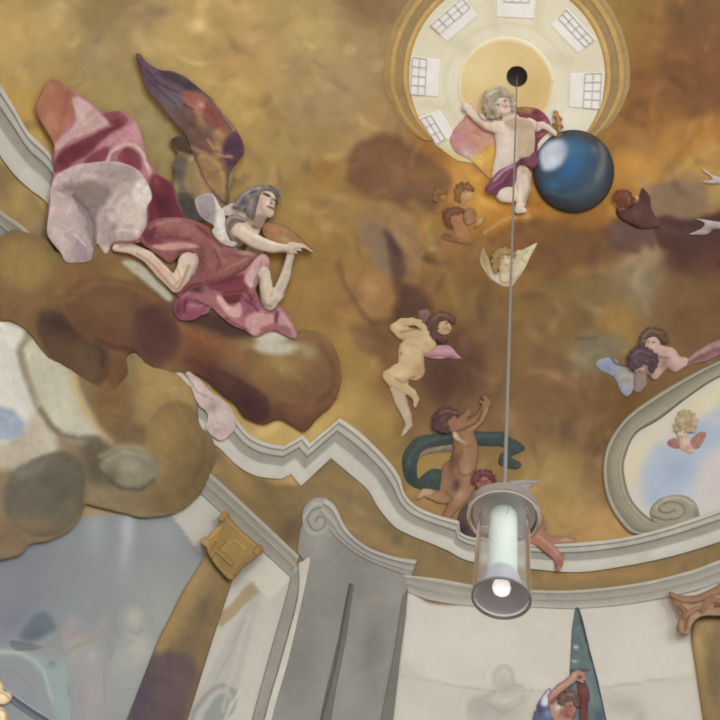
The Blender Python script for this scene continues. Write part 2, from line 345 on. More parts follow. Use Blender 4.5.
BG = [
 # cloud shapes in the golden sky
 P('7F5738', [(345, 178), (352, 150), (372, 138), (392, 134), (412, 148), (438, 164), (450, 178), (444, 196), (428, 212), (412, 214), (396, 206), (372, 198), (358, 190)], 5, .9), E('8A5E3C', 400, 165, 22, 12, 20, .6), E('744E34', 365, 188, 16, 10, 0, .5), E('96663A', 425, 176, 14, 10, 0, .5),
 P('9A7446', [(352, 222), (368, 206), (385, 204), (406, 214), (420, 232), (424, 252), (418, 280), (404, 296), (392, 276), (386, 252), (370, 246)], 3.5, .75), P('8A6E54', [(362, 226), (378, 222), (392, 232), (402, 248), (404, 268), (392, 276), (376, 262), (366, 246)], 6, .8), P('68493A', [(384, 232), (394, 236), (402, 252), (404, 272), (396, 284), (390, 262)], 4, .75),
 P('A0723F', [(344, 276), (362, 270), (384, 274), (394, 292), (390, 312), (376, 318), (362, 310), (354, 296)], 2.5, .85), E('AD8250', 372, 290, 12, 14, 0, .5), L('7C5534', [(338, 262), (350, 290), (360, 310), (372, 322), (388, 320)], 7, 4, .6), L('B38A52', [(346, 272), (358, 300), (374, 318)], 2, 2, .4),
 P('664634', [(396, 280), (410, 284), (424, 290), (432, 306), (420, 316), (404, 322), (390, 330), (392, 312), (396, 296)], 6, .8), E('5E4030', 404, 300, 10, 18, 0, .5), P('805A38', [(352, 322), (376, 328), (392, 330), (398, 346), (380, 356), (360, 346)], 7, .7),
 P('6A4834', [(430, 344), (455, 332), (476, 344), (486, 364), (482, 388), (462, 402), (440, 404), (424, 394), (422, 366)], 9, .85), E('5E3C2E', 446, 384, 20, 18, 0, .6), P('7C5A3C', [(392, 372), (404, 366), (420, 384), (432, 404), (428, 424), (412, 430), (402, 416), (398, 394)], 6, .6),
 L('987A3E', [(412, 205), (424, 214), (430, 232), (436, 256)], 9, 5, .55), L('A8824A', [(442, 262), (452, 285), (458, 308)], 5, 5, .4),
 P('84582F', [(484, 240), (498, 230), (520, 222), (556, 220), (586, 232), (560, 246), (530, 252), (504, 250)], 5, .75), P('7A5334', [(560, 236), (590, 226), (612, 230), (640, 246), (620, 262), (590, 268), (556, 264), (530, 270), (512, 262), (534, 250)], 6, .6), L('C3975A', [(484, 232), (500, 222), (516, 218.5), (532, 217)], 2.2, 1.2, .8), E('C8923E', 488, 200, 12, 14, 0, .6),
 L('9A6A30', [(660, 176), (676, 156), (694, 138), (715, 122)], 3, 4, .45), L('C49A50', [(664, 182), (690, 160), (720, 146)], 6, 5, .4),
 P('8A6C4E', [(640, 192), (650, 184), (676, 180), (702, 186), (708, 206), (690, 219), (662, 221), (646, 212)], 4, .8), E('A98850', 716, 196, 10, 12, 0, .7), L('A4865C', [(641, 178), (646, 190)], 5, 3, .6),
 P('573A31', [(652, 228), (664, 216), (690, 219), (712, 212), (740, 206), (740, 262), (715, 264), (694, 256), (674, 250), (658, 244)], 4, .92), E('6E4436', 716, 258, 18, 10, 0, .5), P('6C4E40', [(608, 236), (618, 218), (630, 224), (652, 230), (652, 248), (630, 254), (612, 250)], 4, .8), L('A58A60', [(644, 250), (640, 268), (634, 284)], 9, 5, .6), E('8E8468', 640, 288, 6, 10, 10, .5),
 P('857658', [(576, 336), (600, 330), (618, 334), (628, 348), (610, 356), (590, 352)], 6, .6), L('5E4A36', [(578, 338), (596, 336)], 3, 3, .5), L('7A5430', [(600, 402), (616, 400), (630, 392), (652, 378)], 6, 5, .5), E('6C5034', 592, 442, 8, 8, 0, .5),
 L('9A7A48', [(500, 446), (540, 446), (580, 452), (600, 458)], 3, 3, .0),
 # entablature ground: ochre frieze under the cornice
 P('8A7048', [(-40, 140), (20, 180), (60, 240), (120, 330), (212, 440), (250, 474), (300, 484), (332, 458), (365, 490), (400, 530), (470, 556), (540, 566), (640, 560), (740, 530), (740, 575), (640, 592), (540, 600), (400, 600), (290, 560), (200, 500), (100, 380), (20, 250), (-40, 200)], 3, 1),
 E('7A6238', 265, 500, 40, 26, 35, .6), E('66503A', 290, 530, 14, 22, 30, .7), E('A98348', 240, 480, 24, 10, 40, .6), E('8E6E3E', 335, 480, 10, 24, 20, .6), E('A8854A', 385, 545, 40, 8, 28, .5), E('A27E48', 600, 575, 130, 9, -3, .8), E('AD8C4C', 15, 205, 24, 24, 50, .8),
 # pale apse wall behind the right column
 tone(2, -2, -5),
 P('C8C1B3', [(360, 900), (380, 590), (430, 603), (480, 605), (560, 607), (640, 602), (700, 590), (760, 570), (760, 900), (380, 900)], 1.5, 1),
 E('D2CCC0', 470, 640, 70, 24, 0, .5), E('CFC9BD', 640, 640, 40, 30, 0, .5), L('A89F90', [(390, 672), (440, 682), (500, 690), (560, 692), (640, 684), (720, 676)], 2, 2, .6), P('BCB4A3', [(385, 674), (440, 684), (520, 692), (640, 686), (760, 674), (760, 900), (385, 900)], 4, .5), E('B4AFA4', 400, 620, 8, 40, 0, .3), E('C0B8A8', 560, 660, 30, 18, 0, .4),
 tone(),
 # blue-grey scene on the left
 tone(-4, -6, -15),
 P('8C8F96', [(-60, 520), (60, 520), (175, 512), (200, 540), (212, 560), (150, 720), (140, 900), (-60, 900)], 2, 1),
 E('7A7C8A', 20, 570, 60, 50, 0, .7), E('74768A', 10, 620, 40, 30, 0, .5), E('9A9A97', 160, 610, 40, 60, 20, .7), E('9C9E9C', 130, 690, 50, 40, 0, .6), E('B3B8BC', 128, 530, 8, 40, 4, .65), E('A0A6AC', 95, 530, 10, 30, 0, .5), E('9EA4AC', 165, 535, 20, 18, 0, .4), E('84868C', 60, 570, 50, 20, -15, .4), E('A09E96', 60, 660, 30, 20, 0, .3),
 tone(),
 # pale passage between column and pier
 tone(0, -3, -6),
 P('B9B3A6', [(170, 505), (205, 480), (300, 570), (300, 600), (222, 900), (80, 900), (156, 740), (212, 580), (192, 545)], 1.5, 1),
 P('A8A39A', [(250, 600), (262, 590), (225, 720), (188, 720), (200, 690), (228, 640)], 3, .6), S('A28F6A', [(252, 582), (260, 592), (222, 628), (212, 622)], 2.0, .85), S('C6BFAE', [(262, 552), (292, 576), (270, 600), (246, 578)], 1.5, .8),
 tone(),
 L('8F8A7E', [(188, 740), (196, 712), (208, 694), (222, 686), (234, 692), (232, 708), (222, 722), (214, 745)], 5, 1.5, .7), P('8B8D84', [(204, 722), (212, 703), (224, 693), (230, 700), (224, 716), (214, 735)], 2, .85), L('C5BEAE', [(240, 690), (228, 712), (218, 735)], 2, 1.5, .7), L('979084', [(246, 622), (222, 670), (205, 700)], 2, 2, .5), L('B9B2A2', [(252, 612), (236, 660), (222, 712)], 3, 2, .5),
]
def painted(name, V, faces, mat, kind='structure', colour=None):
    x, y = proj(V); C = bg(np.clip(x, -400, 1100), np.clip(y, -400, 900)) if colour is None else np.tile(hx(colour), (len(V), 1))
    if name == 'ceiling':                                   # broad visible strokes of the big brush
        r = np.random.default_rng(5); inn = np.nonzero((x > -60) & (x < 780) & (y > -60) & (y < 640))[0]
        for k in r.choice(inn, 900):
            a = .5 + .004 * (x[k] - 300) + r.normal(0, .8); ln = r.uniform(5, 20); w = r.uniform(2.5, 7); f = r.uniform(-.1, .11); px, py = x[k], y[k]
            s = np.nonzero((np.abs(x - px) < ln * 1.6) & (np.abs(y - py) < ln * 1.6))[0]; dx, dy = math.cos(a), math.sin(a)
            u = (x[s] - px) * dx + (y[s] - py) * dy; v = -(x[s] - px) * dy + (y[s] - py) * dx + .015 * u * u
            C[s] *= 1 + (f * np.exp(-(u / ln)**4 - (v / w)**4))[:, None] * np.array([1, 1.03, 1.0 + .5 * np.sign(f)])
    return tag(build(name, V, faces, MAT[mat], None, C), kind=kind)
HOLE = (517.0, 76.5, 10.5)
# dome: rings from the springing to the crown, open where the lamp rod passes
def dome():
    na, nr = 1000, 250
    az = np.linspace(0, 2 * np.pi, na, endpoint=False); ph = np.linspace(0, np.pi / 2 - 1e-3, nr)
    A, Pp = np.meshgrid(az, ph)
    V = np.stack([CX + R0 * np.cos(Pp) * np.cos(A), CY + R0 * np.cos(Pp) * np.sin(A), ZS + H0 * np.sin(Pp)], -1).reshape(-1, 3)
    x, y = proj(V); dead = np.hypot(x - HOLE[0], y - HOLE[1]) < HOLE[2] + 3
    f = []
    for j in range(nr - 1):
        for i in range(na):
            q = [j * na + i, (j + 1) * na + i, (j + 1) * na + (i + 1) % na, j * na + (i + 1) % na]
            if not dead[q].any(): f.append(q)
    # crown cap
    top = len(V); V = np.concatenate([V, [[CX, CY, ZS + H0]]])
    f += [[(nr - 1) * na + i, top, (nr - 1) * na + (i + 1) % na] for i in range(na) if not dead[(nr - 1) * na + i]]
    return painted('ceiling', V, f, 'vault')
dome()
def wall():
    a = np.radians(np.linspace(5, 165, 900)); z = np.concatenate([np.linspace(ZS, 5.0, 120), np.linspace(4.9, 0, 12)])
    A, Z = np.meshgrid(a, z)
    V = np.stack([CX + R0 * np.cos(A), CY + R0 * np.sin(A), Z], -1).reshape(-1, 3); n = len(a)
    f = [[j * n + i, j * n + i + 1, (j + 1) * n + i + 1, (j + 1) * n + i] for j in range(len(z) - 1) for i in range(n - 1)]
    painted('wall_back', V, f, 'wall')
wall()
# stone floor of the church, far below
fl = np.array([[-16, -16, 0], [18, -16, 0], [18, 18, 0], [-16, 18, 0.0]])
tag(build('floor', fl, [[0, 1, 2, 3]], MAT['stone'], None, np.tile(hx('D8D0C2'), (4, 1))), kind='structure')

# ------------------------------------------------------------------ entablature and stucco
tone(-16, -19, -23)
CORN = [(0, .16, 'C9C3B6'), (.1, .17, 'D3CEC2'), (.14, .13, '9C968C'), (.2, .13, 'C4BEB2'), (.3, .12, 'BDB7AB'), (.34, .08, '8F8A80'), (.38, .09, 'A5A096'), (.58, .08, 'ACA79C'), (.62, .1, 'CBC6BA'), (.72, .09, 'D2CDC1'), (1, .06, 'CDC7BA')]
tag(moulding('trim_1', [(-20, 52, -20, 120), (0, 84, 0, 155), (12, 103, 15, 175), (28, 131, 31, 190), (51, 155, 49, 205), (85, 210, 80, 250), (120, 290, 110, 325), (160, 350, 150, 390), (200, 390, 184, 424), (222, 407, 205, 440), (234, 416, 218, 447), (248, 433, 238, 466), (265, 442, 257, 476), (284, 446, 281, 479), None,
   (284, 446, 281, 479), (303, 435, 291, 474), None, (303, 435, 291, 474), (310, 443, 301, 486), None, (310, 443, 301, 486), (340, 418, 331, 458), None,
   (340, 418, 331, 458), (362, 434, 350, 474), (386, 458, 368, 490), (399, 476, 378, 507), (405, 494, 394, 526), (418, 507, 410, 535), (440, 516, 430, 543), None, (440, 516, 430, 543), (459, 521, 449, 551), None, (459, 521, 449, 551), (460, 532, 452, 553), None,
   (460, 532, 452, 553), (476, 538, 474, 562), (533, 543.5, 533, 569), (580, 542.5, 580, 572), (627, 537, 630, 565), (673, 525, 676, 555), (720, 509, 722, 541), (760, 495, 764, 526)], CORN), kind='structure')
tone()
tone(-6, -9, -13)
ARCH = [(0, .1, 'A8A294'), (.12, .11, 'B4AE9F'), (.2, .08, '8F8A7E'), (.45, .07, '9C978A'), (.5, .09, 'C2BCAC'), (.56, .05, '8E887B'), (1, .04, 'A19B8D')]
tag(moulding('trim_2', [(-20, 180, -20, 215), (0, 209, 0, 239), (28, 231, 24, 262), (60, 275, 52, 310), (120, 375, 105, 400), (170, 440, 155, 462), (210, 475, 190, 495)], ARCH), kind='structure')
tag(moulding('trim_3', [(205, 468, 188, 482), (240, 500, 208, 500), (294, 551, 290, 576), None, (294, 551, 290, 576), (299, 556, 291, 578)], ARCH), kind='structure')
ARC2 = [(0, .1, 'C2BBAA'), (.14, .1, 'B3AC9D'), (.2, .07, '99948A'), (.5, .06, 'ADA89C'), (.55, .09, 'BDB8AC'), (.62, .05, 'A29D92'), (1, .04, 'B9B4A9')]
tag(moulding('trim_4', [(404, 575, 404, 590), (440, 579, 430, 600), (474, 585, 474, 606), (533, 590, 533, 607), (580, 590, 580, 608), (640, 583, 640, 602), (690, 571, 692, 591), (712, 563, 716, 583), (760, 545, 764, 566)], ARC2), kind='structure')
tone()
tone(-8, -11, -15)
# stripes of stone beside the pier
tag(moulding('trim_5', [(291, 576, 299, 568), (285, 600, 297, 600), (268, 660, 281, 660), (252, 720, 264, 720), (212, 880, 224, 880)], [(0, .03, '8F8A80'), (.1, .06, '98938A'), (.9, .06, '9A958B'), (1, .03, '8A857B')]), kind='structure')
tag(moulding('trim_6', [(298, 564, 311, 556), (297, 600, 308, 574), (281, 660, 290, 655), (264, 720, 272, 720), (224, 880, 232, 880)], [(0, .03, 'BDB6A6'), (.1, .08, 'C6C0B1'), (.9, .08, 'C9C3B5'), (1, .03, 'B5AEA0')]), kind='structure')

tone()
tone(-3, -5, -10)
# grey pier with a scroll
t = thing('painted_pier', 350, 640, 'tall grey stone pier with a curled scroll at its top corner', 'pier')
relief('shaft', t, 'stone', '8C8983', [(297, 552), (300, 530), (306, 515), (325, 500), (345, 528), (365, 546), (392, 556), (411, 562), (409, 586), (404, 620), (398, 665), (391, 722), (372, 880), (218, 880), (266, 722), (285, 660), (302, 600), (308, 565)], T=.06, bw=6, sharp=True, base=.06,
  lay=[E('9D9992', 320, 540, 16, 26, 10, .8), E('7D7A75', 300, 660, 20, 60, 12, .7), E('969088', 372, 610, 20, 40, 8, .6), E('7F7C77', 350, 580, 20, 30, 10, .4), E('98938B', 350, 690, 16, 30, 8, .6), E('75726E', 372, 650, 14, 40, 8, .5), E('A09B94', 395, 590, 12, 20, 0, .5), E('8F8B84', 290, 705, 14, 30, 8, .5)])
relief('groove', t, 'stone', '6E6C68', [(349, 583), (354, 584), (346, 640), (336, 690), (304, 880), (288, 880), (326, 690), (338, 640)], T=.02, bw=2, sharp=True, lay=[L('55534F', [(350, 584), (340, 640), (329, 690), (320, 722)], 2.5, 1.5, .9)])
relief('edge_strip', t, 'stone', '76736D', [(408, 588), (402, 598), (394, 650), (380, 722), (356, 880), (370, 880), (393, 722), (400, 660), (406, 615)], T=.03, bw=3, sharp=True)
o = moulding('crown_moulding', [(325, 498, 318, 516), (335, 506, 328, 527), (347, 529, 340, 541), (366, 546, 362, 557), (392, 556, 390, 569), (417, 560, 411, 576)], [(0, .14, 'B1ACA3'), (.25, .16, 'BDB8AF'), (.3, .12, '8C8880'), (.6, .13, 'ABA69D'), (.66, .15, 'B7B2A9'), (.72, .12, '8F8B84'), (1, .1, '9E9A92')], t)
relief('scroll', t, 'stone', 'A29D96', [(302, 520), (304, 508), (313, 499), (325, 498), (333, 506), (334, 520), (328, 532), (316, 536), (306, 532)], T=.08, bw=10, base=.1,
  lay=[L('77736D', [(330, 512), (322, 508), (311, 511), (308, 522), (314, 530), (322, 528), (325, 520), (319, 516), (315, 521)], 1.6, 1, .85), L('BDB8B0', [(326, 505), (313, 505), (305, 517)], 1.6, 1.5, .7)],
  folds=[([(332, 512), (322, 506), (310, 511), (307, 522), (314, 531), (323, 528), (326, 519), (319, 515), (315, 521)], .03, 1.6)])

tone()
# painted columns
def column(name, label, cap, shaft, cl, sl, capc, shc):
    t = thing('painted_column', shaft[0][0], shaft[0][1], label, 'column')
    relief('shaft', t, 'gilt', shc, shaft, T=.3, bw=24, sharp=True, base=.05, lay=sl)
    fs = name
    relief('capital', t, 'gilt', capc, cap, T=.12, bw=7, sharp=False, lay=cl, folds=[], base=.6, lift=0)
    for q in name:
        (a, b) = q[0][0], q[0][-1]
        relief('leaf', t, 'gilt', q[1], None, limbs=[[(x, y, r, 0) for x, y, r in q[0]]], lay=[L(q[2], [(x - .6, y - .6) for x, y, r in q[0]], 1.6, 1.6, .3)], step=.75)
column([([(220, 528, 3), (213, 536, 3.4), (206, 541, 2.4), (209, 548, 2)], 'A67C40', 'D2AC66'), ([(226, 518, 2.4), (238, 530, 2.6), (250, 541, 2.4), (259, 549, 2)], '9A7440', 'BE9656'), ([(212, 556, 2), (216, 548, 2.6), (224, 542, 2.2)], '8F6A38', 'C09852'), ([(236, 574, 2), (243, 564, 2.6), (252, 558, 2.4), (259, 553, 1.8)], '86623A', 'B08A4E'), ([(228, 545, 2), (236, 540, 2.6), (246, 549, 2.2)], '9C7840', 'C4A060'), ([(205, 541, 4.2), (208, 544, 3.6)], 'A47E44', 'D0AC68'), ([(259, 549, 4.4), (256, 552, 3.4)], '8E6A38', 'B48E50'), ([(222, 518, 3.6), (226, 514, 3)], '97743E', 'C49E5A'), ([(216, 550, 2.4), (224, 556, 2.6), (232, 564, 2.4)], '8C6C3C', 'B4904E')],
  'brown marbled column on the left with a gilded leafy capital, beside the blue scene',
  [(225, 513), (240, 528), (262, 548), (260, 554), (247, 563), (238, 575), (230, 580), (216, 566), (207, 551), (203, 540), (210, 536), (217, 530), (220, 520)],
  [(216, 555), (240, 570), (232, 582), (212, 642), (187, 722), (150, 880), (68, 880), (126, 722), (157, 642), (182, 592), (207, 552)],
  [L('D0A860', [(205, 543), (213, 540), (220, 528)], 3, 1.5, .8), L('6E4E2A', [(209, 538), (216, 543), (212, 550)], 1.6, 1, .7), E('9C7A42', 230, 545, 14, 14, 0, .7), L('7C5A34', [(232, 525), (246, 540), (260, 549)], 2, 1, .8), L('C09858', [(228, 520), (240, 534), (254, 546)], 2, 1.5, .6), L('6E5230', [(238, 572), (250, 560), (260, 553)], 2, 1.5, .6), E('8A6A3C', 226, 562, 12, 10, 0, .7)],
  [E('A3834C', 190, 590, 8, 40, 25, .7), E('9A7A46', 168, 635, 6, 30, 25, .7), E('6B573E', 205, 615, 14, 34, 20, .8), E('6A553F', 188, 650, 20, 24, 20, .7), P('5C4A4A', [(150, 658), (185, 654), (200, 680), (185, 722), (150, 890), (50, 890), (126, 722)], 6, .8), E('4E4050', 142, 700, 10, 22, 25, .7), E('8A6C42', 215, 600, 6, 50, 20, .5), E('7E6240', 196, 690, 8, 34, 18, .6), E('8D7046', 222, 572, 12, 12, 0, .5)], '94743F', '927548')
column([([(672, 595, 2.4), (684, 600, 3), (698, 599, 2.6), (716, 591, 2.4), (728, 585, 2.4)], '966C50', 'B88E6C'), ([(682, 631, 3), (681, 624, 3.2), (686, 614, 3), (696, 608, 2.4), (712, 606, 2.2)], '9A7052', 'BC9472'), ([(680, 606, 2.4), (685, 611, 2.6), (684, 619, 2)], '8A5C44', 'B08260'), ([(702, 611, 2.2), (706, 604, 2.8), (714, 600, 2.4), (724, 602, 2.2)], '8F6448', 'B48C68')],
  'ochre column at the right edge with a brown carved capital', [(669, 592), (680, 595), (695, 595), (712, 588), (726, 580), (760, 570), (760, 615), (722, 616), (704, 616), (694, 622), (687, 635), (676, 628), (681, 618), (675, 606)],
  [(692, 618), (705, 612), (730, 612), (772, 606), (800, 880), (738, 880), (703, 720), (697, 680), (691, 640)],
  [L('7A4C38', [(672, 596), (684, 602), (705, 600), (724, 592)], 3, 1.5, .8), E('B58C6A', 684, 612, 6, 8, 30, .8), L('6E4432', [(684, 628), (690, 614), (704, 607), (724, 606)], 3, 1.5, .8), L('C09A74', [(682, 622), (690, 608), (710, 600)], 1.6, 1, .6), E('7E5440', 684, 628, 5, 5, 0, .7), L('B08860', [(706, 602), (718, 596)], 3, 1.5, .7)],
  [E('B8965A', 699, 650, 8, 50, -8, .8), E('7A6444', 716, 670, 12, 60, 0, .8), E('A98A54', 706, 625, 12, 10, 0, .6)], 'A27C5C', '9A7C4C')
# ------------------------------------------------------------------ oculus painted at the crown
t = thing('painted_lantern_dome', 507, 80, 'round cream dome opening with gilded ring and pale windows, lamp hole at its middle', 'dome opening')
def circ(x, y, rx, ry=None, n=72, a0=0, a1=360):
    return [(x + rx * math.cos(math.radians(a)), y + (ry or rx) * math.sin(math.radians(a))) for a in np.linspace(a0, a1, n, endpoint=(a1 - a0) < 360)]
relief('drum', t, 'wall', 'D9CAA8', [(x, min(y, 162 + 2 * math.cos((x - 520) / 40))) for x, y in circ(507, 76, 99, 98)], T=.01, bw=3, base=.02, sharp=True, step=1.5, hole=HOLE,
  lay=[E('D8C9A2', 425, 125, 26, 20, 0, .6), E('E6DCC6', 507, 84, 72, 72, 0, .5), L('BFB491', circ(507, 84, 62, 60, 40), 2, 3, .35), E('D6C490', 470, 160, 40, 16, 20, .7), E('E8E0D0', 560, 125, 26, 20, -40, .6), L('CFC29C', [(447, 36), (474, 56)], 14, 6, .5), L('CDBF98', [(545, 58), (568, 62)], 14, 6, .5), L('CFC29C', [(412, 104), (450, 108)], 8, 5, .5), L('CABD97', [(490, 0), (496, 26)], 10, 5, .4), L('CABD97', [(538, 4), (536, 26)], 10, 5, .4), E('CFA24A', 455, 165, 26, 10, 30, .8)])
pr = []
for k in range(91):
    a = math.radians(138 + (402 - 138) * k / 90); e = min(1, k / 12, (90 - k) / 12); ro = 99.5 + 23.5 * (e ** .5)
    pr.append((507 + 98 * math.cos(a), 75 + 97 * math.sin(a), 507 + ro * math.cos(a), 74 + ro * math.sin(a)))
GR = [(0, .025, 'A87C3A'), (.08, .04, 'C29650'), (.2, .045, 'CBA25C'), (.24, .032, '9A7A4A'), (.5, .03, '9E8052'), (.55, .042, 'A07E48'), (.62, .038, 'C29A56'), (.74, .042, 'BB9350'), (.78, .034, '9C7C4E'), (.86, .034, 'A58450'), (1, .012, 'A68450')]
moulding('gilded_ring', pr, GR, t, 'gilt', n=2, lay=[E('9A6836', 575, 170, 50, 40, -40, .7), E('B07C38', 425, 160, 40, 40, 30, .75), E('AE7B38', 480, 185, 50, 16, 10, .8), E('A98240', 395, 90, 10, 50, 0, .25)])
relief('crown_disc', t, 'wall', 'D9B77A', circ(506, 85, 48.5, 48), T=.02, bw=5, sharp=True, hole=HOLE, step=1.0, lay=[E('E2C98E', 480, 70, 26, 24, 0, .7), E('CFAA62', 535, 92, 18, 26, 0, .6), E('D2AE66', 508, 115, 30, 14, 0, .4), L('E6DABA', circ(506, 85, 48, 47, 40), 4, 3, .7)])
def lantern_window(poly, i0, i1, nx, ny, label):
    """poly: outer-left, outer-right, inner-right, inner-left; bars cover the outer part of the opening"""
    w = relief('window', t, 'wall', 'E2D7CA', poly, T=.01, bw=2, sharp=True, base=.045, lay=[E('E8DFD8', sum(p[0] for p in poly) / 4, sum(p[1] for p in poly) / 4, 14, 14, 0, .6)])
    p = [np.array(q, float) for q in poly]; m = .55
    g = lambda u, v: (p[0] * (1 - u) + p[1] * u) * (1 - v) + (p[3] * (1 - u) + p[2] * u) * v
    V, Fc = [], []
    def bar(a, b, wd):
        n = np.array([-(b - a)[1], (b - a)[0]]); n = n / np.hypot(*n) * wd / 2; k = len(V)
        for h in (.03, .036):
            for q in (a + n, b + n, b - n, a - n): V.append((q[0], q[1], h))
        Fc.extend([[k + 4, k + 5, k + 6, k + 7], [k, k + 1, k + 5, k + 4], [k + 1, k + 2, k + 6, k + 5], [k + 2, k + 3, k + 7, k + 6], [k + 3, k, k + 4, k + 7]])
    for i in range(nx + 1): bar(g(i0 + (i1 - i0) * i / nx, .06), g(i0 + (i1 - i0) * i / nx, m), .55)
    for j in range(ny + 1): bar(g(i0, .06 + (m - .06) * j / ny), g(i1, .06 + (m - .06) * j / ny), .55)
    v = np.array(V); build('glazing_bars', hit(v[:, 0], v[:, 1], v[:, 2]), Fc, MAT['wall'], w, np.tile(hx('B4AAA4'), (len(V), 1)), smooth=False)
lantern_window([(409, 95), (411, 56), (440, 60), (438, 97)], .02, .98, 4, 2, '')
lantern_window([(429, 25), (462, -4), (478, 16), (447, 42)], .02, .98, 4, 2, '')
lantern_window([(497, -18), (536, -17), (534, 19), (496, 17)], .2, .85, 3, 3, '')
lantern_window([(567, 8), (596, 40), (578, 54), (550, 25)], .02, .98, 4, 2, '')
lantern_window([(604, 72), (602, 110), (568, 107), (570, 74)], .02, .98, 4, 2, '')
lantern_window([(436, 146), (418, 118), (440, 110), (455, 136)], .05, .95, 3, 2, '')
# the bore for the lamp rod
hv = np.array(circ(HOLE[0], HOLE[1], HOLE[2] + 5, None, 40)); b0 = hit(hv[:, 0], hv[:, 1], .0)
V = np.concatenate([b0, b0 + [0, 0, .3], [b0.mean(0) + [0, 0, .3]]]); n = len(b0)
hb = build('lamp_bore', V, [[i, (i + 1) % n, n + (i + 1) % n, n + i] for i in range(n)] + [[n + i, n + (i + 1) % n, 2 * n] for i in range(n)], plain('dark bore', '6E645E', .9))
tag(hb, kind='structure')

# ------------------------------------------------------------------ clouds
t_a = relief('painted_cloud', None, 'cloud', '8A7350', [(-30, 320), (8, 322), (28, 330), (38, 345), (60, 362), (100, 380), (120, 360), (140, 350), (168, 360), (190, 374), (196, 400), (200, 425), (212, 440), (216, 455), (207, 480), (195, 500), (175, 514), (150, 518), (125, 513), (100, 507), (86, 505), (82, 515), (70, 530), (50, 540), (30, 546), (20, 556), (0, 560), (-30, 560)], T=.16, bw=26, step=1.5, wob=1.0,
  folds=[([(60, 350), (75, 400), (70, 440), (95, 455), (110, 460)], .08, 14), ([(150, 400), (170, 440), (165, 480)], .1, 16), ([(95, 480), (120, 490), (150, 500)], .06, 12), ([(10, 440), (30, 470), (60, 500)], .08, 14)],
  lay=[E('A58249', 170, 420, 34, 60, 0, .9), E('A07C45', 150, 380, 20, 26, 0, .7), E('8C6F44', 190, 470, 22, 34, 20, .7), E('7A6142', 160, 500, 40, 14, -8, .6),
    P('CFC8B6', [(-30, 318), (10, 322), (25, 332), (18, 352), (30, 385), (42, 410), (34, 430), (15, 440), (-30, 448)], 5, .95), P('97A0AC', [(-30, 408), (8, 408), (22, 420), (28, 432), (16, 440), (-30, 438)], 4, .9),
    P('C2B89C', [(22, 348), (34, 336), (55, 350), (72, 370), (82, 395), (96, 420), (112, 440), (100, 446), (70, 440), (52, 425), (38, 400), (28, 375)], 5, .9), L('8E7E62', [(30, 338), (20, 352), (26, 378), (36, 405)], 4, 4, .7), L('C9A868', [(72, 370), (80, 400), (98, 428), (112, 445)], 7, 4, .6),
    P('B8A88E', [(36, 410), (50, 425), (58, 450), (44, 470), (10, 470), (-30, 470), (-30, 445), (15, 440)], 6, .8), E('C2B6A2', 48, 440, 10, 14, 0, .5),
    P('6B5F4E', [(14, 476), (44, 462), (74, 458), (84, 476), (82, 500), (62, 520), (34, 520), (12, 500)], 8, .8), P('62563F', [(84, 442), (104, 440), (120, 456), (116, 480), (100, 488), (86, 474)], 7, .75), P('846038', [(100, 372), (124, 378), (132, 400), (124, 430), (104, 428), (94, 404)], 8, .8), P('6E5436', [(112, 430), (140, 424), (156, 436), (146, 446), (120, 446)], 6, .7), P('8A6E40', [(180, 448), (204, 446), (212, 456), (202, 484), (186, 490), (176, 470)], 7, .6), P('A9894E', [(142, 362), (166, 370), (188, 384), (192, 410), (178, 430), (156, 420), (144, 396)], 9, .6), E('6A5D4E', 45, 490, 30, 22, 0, .5), E('66594A', 75, 470, 12, 24, 0, .6), E('7C6048', 15, 535, 26, 20, 0, .8), E('8A7658', 110, 490, 20, 14, 0, .6), E('5E5240', 100, 470, 16, 14, 20, .7), L('5E5240', [(40, 410), (55, 430), (75, 438), (98, 440), (100, 452)], 5, 4, .6), E('7E6040', 120, 425, 18, 18, 0, .7), E('806038', 108, 395, 18, 28, -10, .6), E('8F8468', 132, 462, 22, 18, 0, .8), L('57493A', [(104, 470), (120, 484), (140, 486), (156, 474)], 3, 3, .6), L('AFA07A', [(100, 456), (130, 446), (152, 458)], 4, 4, .5), E('AA8A54', 165, 460, 10, 20, 0, .6)],
  bumps=[
    ('80663F', [(150, 420), (164, 404), (184, 402), (202, 416), (213, 440), (214, 458), (206, 480), (192, 500), (172, 512), (154, 508), (146, 484), (152, 460), (146, 440)], .1, [E('9C7A44', 172, 430, 22, 26, 0, .9), E('9A7844', 160, 450, 14, 30, 0, .7), E('7A6038', 192, 484, 14, 22, 20, .8), E('75603C', 165, 500, 18, 10, 0, .7), L('66523A', [(204, 440), (200, 470), (184, 496)], 5, 4, .4)]),
    ('857A60', [(100, 466), (112, 452), (134, 449), (152, 456), (160, 472), (151, 486), (134, 492), (114, 484)], .07, [E('9C9278', 132, 466, 16, 9, 0, .8), E('6E6248', 112, 476, 8, 10, 0, .7), L('5C4E3A', [(106, 476), (122, 488), (140, 489), (154, 480)], 4, 3, .7), L('A89C7C', [(108, 460), (128, 452), (148, 458)], 4, 3, .5)]),
    ('665B49', [(4, 486), (16, 470), (40, 456), (66, 452), (82, 468), (84, 492), (80, 512), (62, 532), (38, 536), (16, 526), (4, 508)], .09, [E('655B4C', 46, 484, 26, 18, 0, .8), E('7C7260', 30, 470, 20, 8, -20, .6), E('7E6848', 36, 524, 26, 9, 0, .8), E('857050', 72, 506, 8, 14, 0, .6), E('58503F', 64, 492, 12, 14, 0, .5)])])
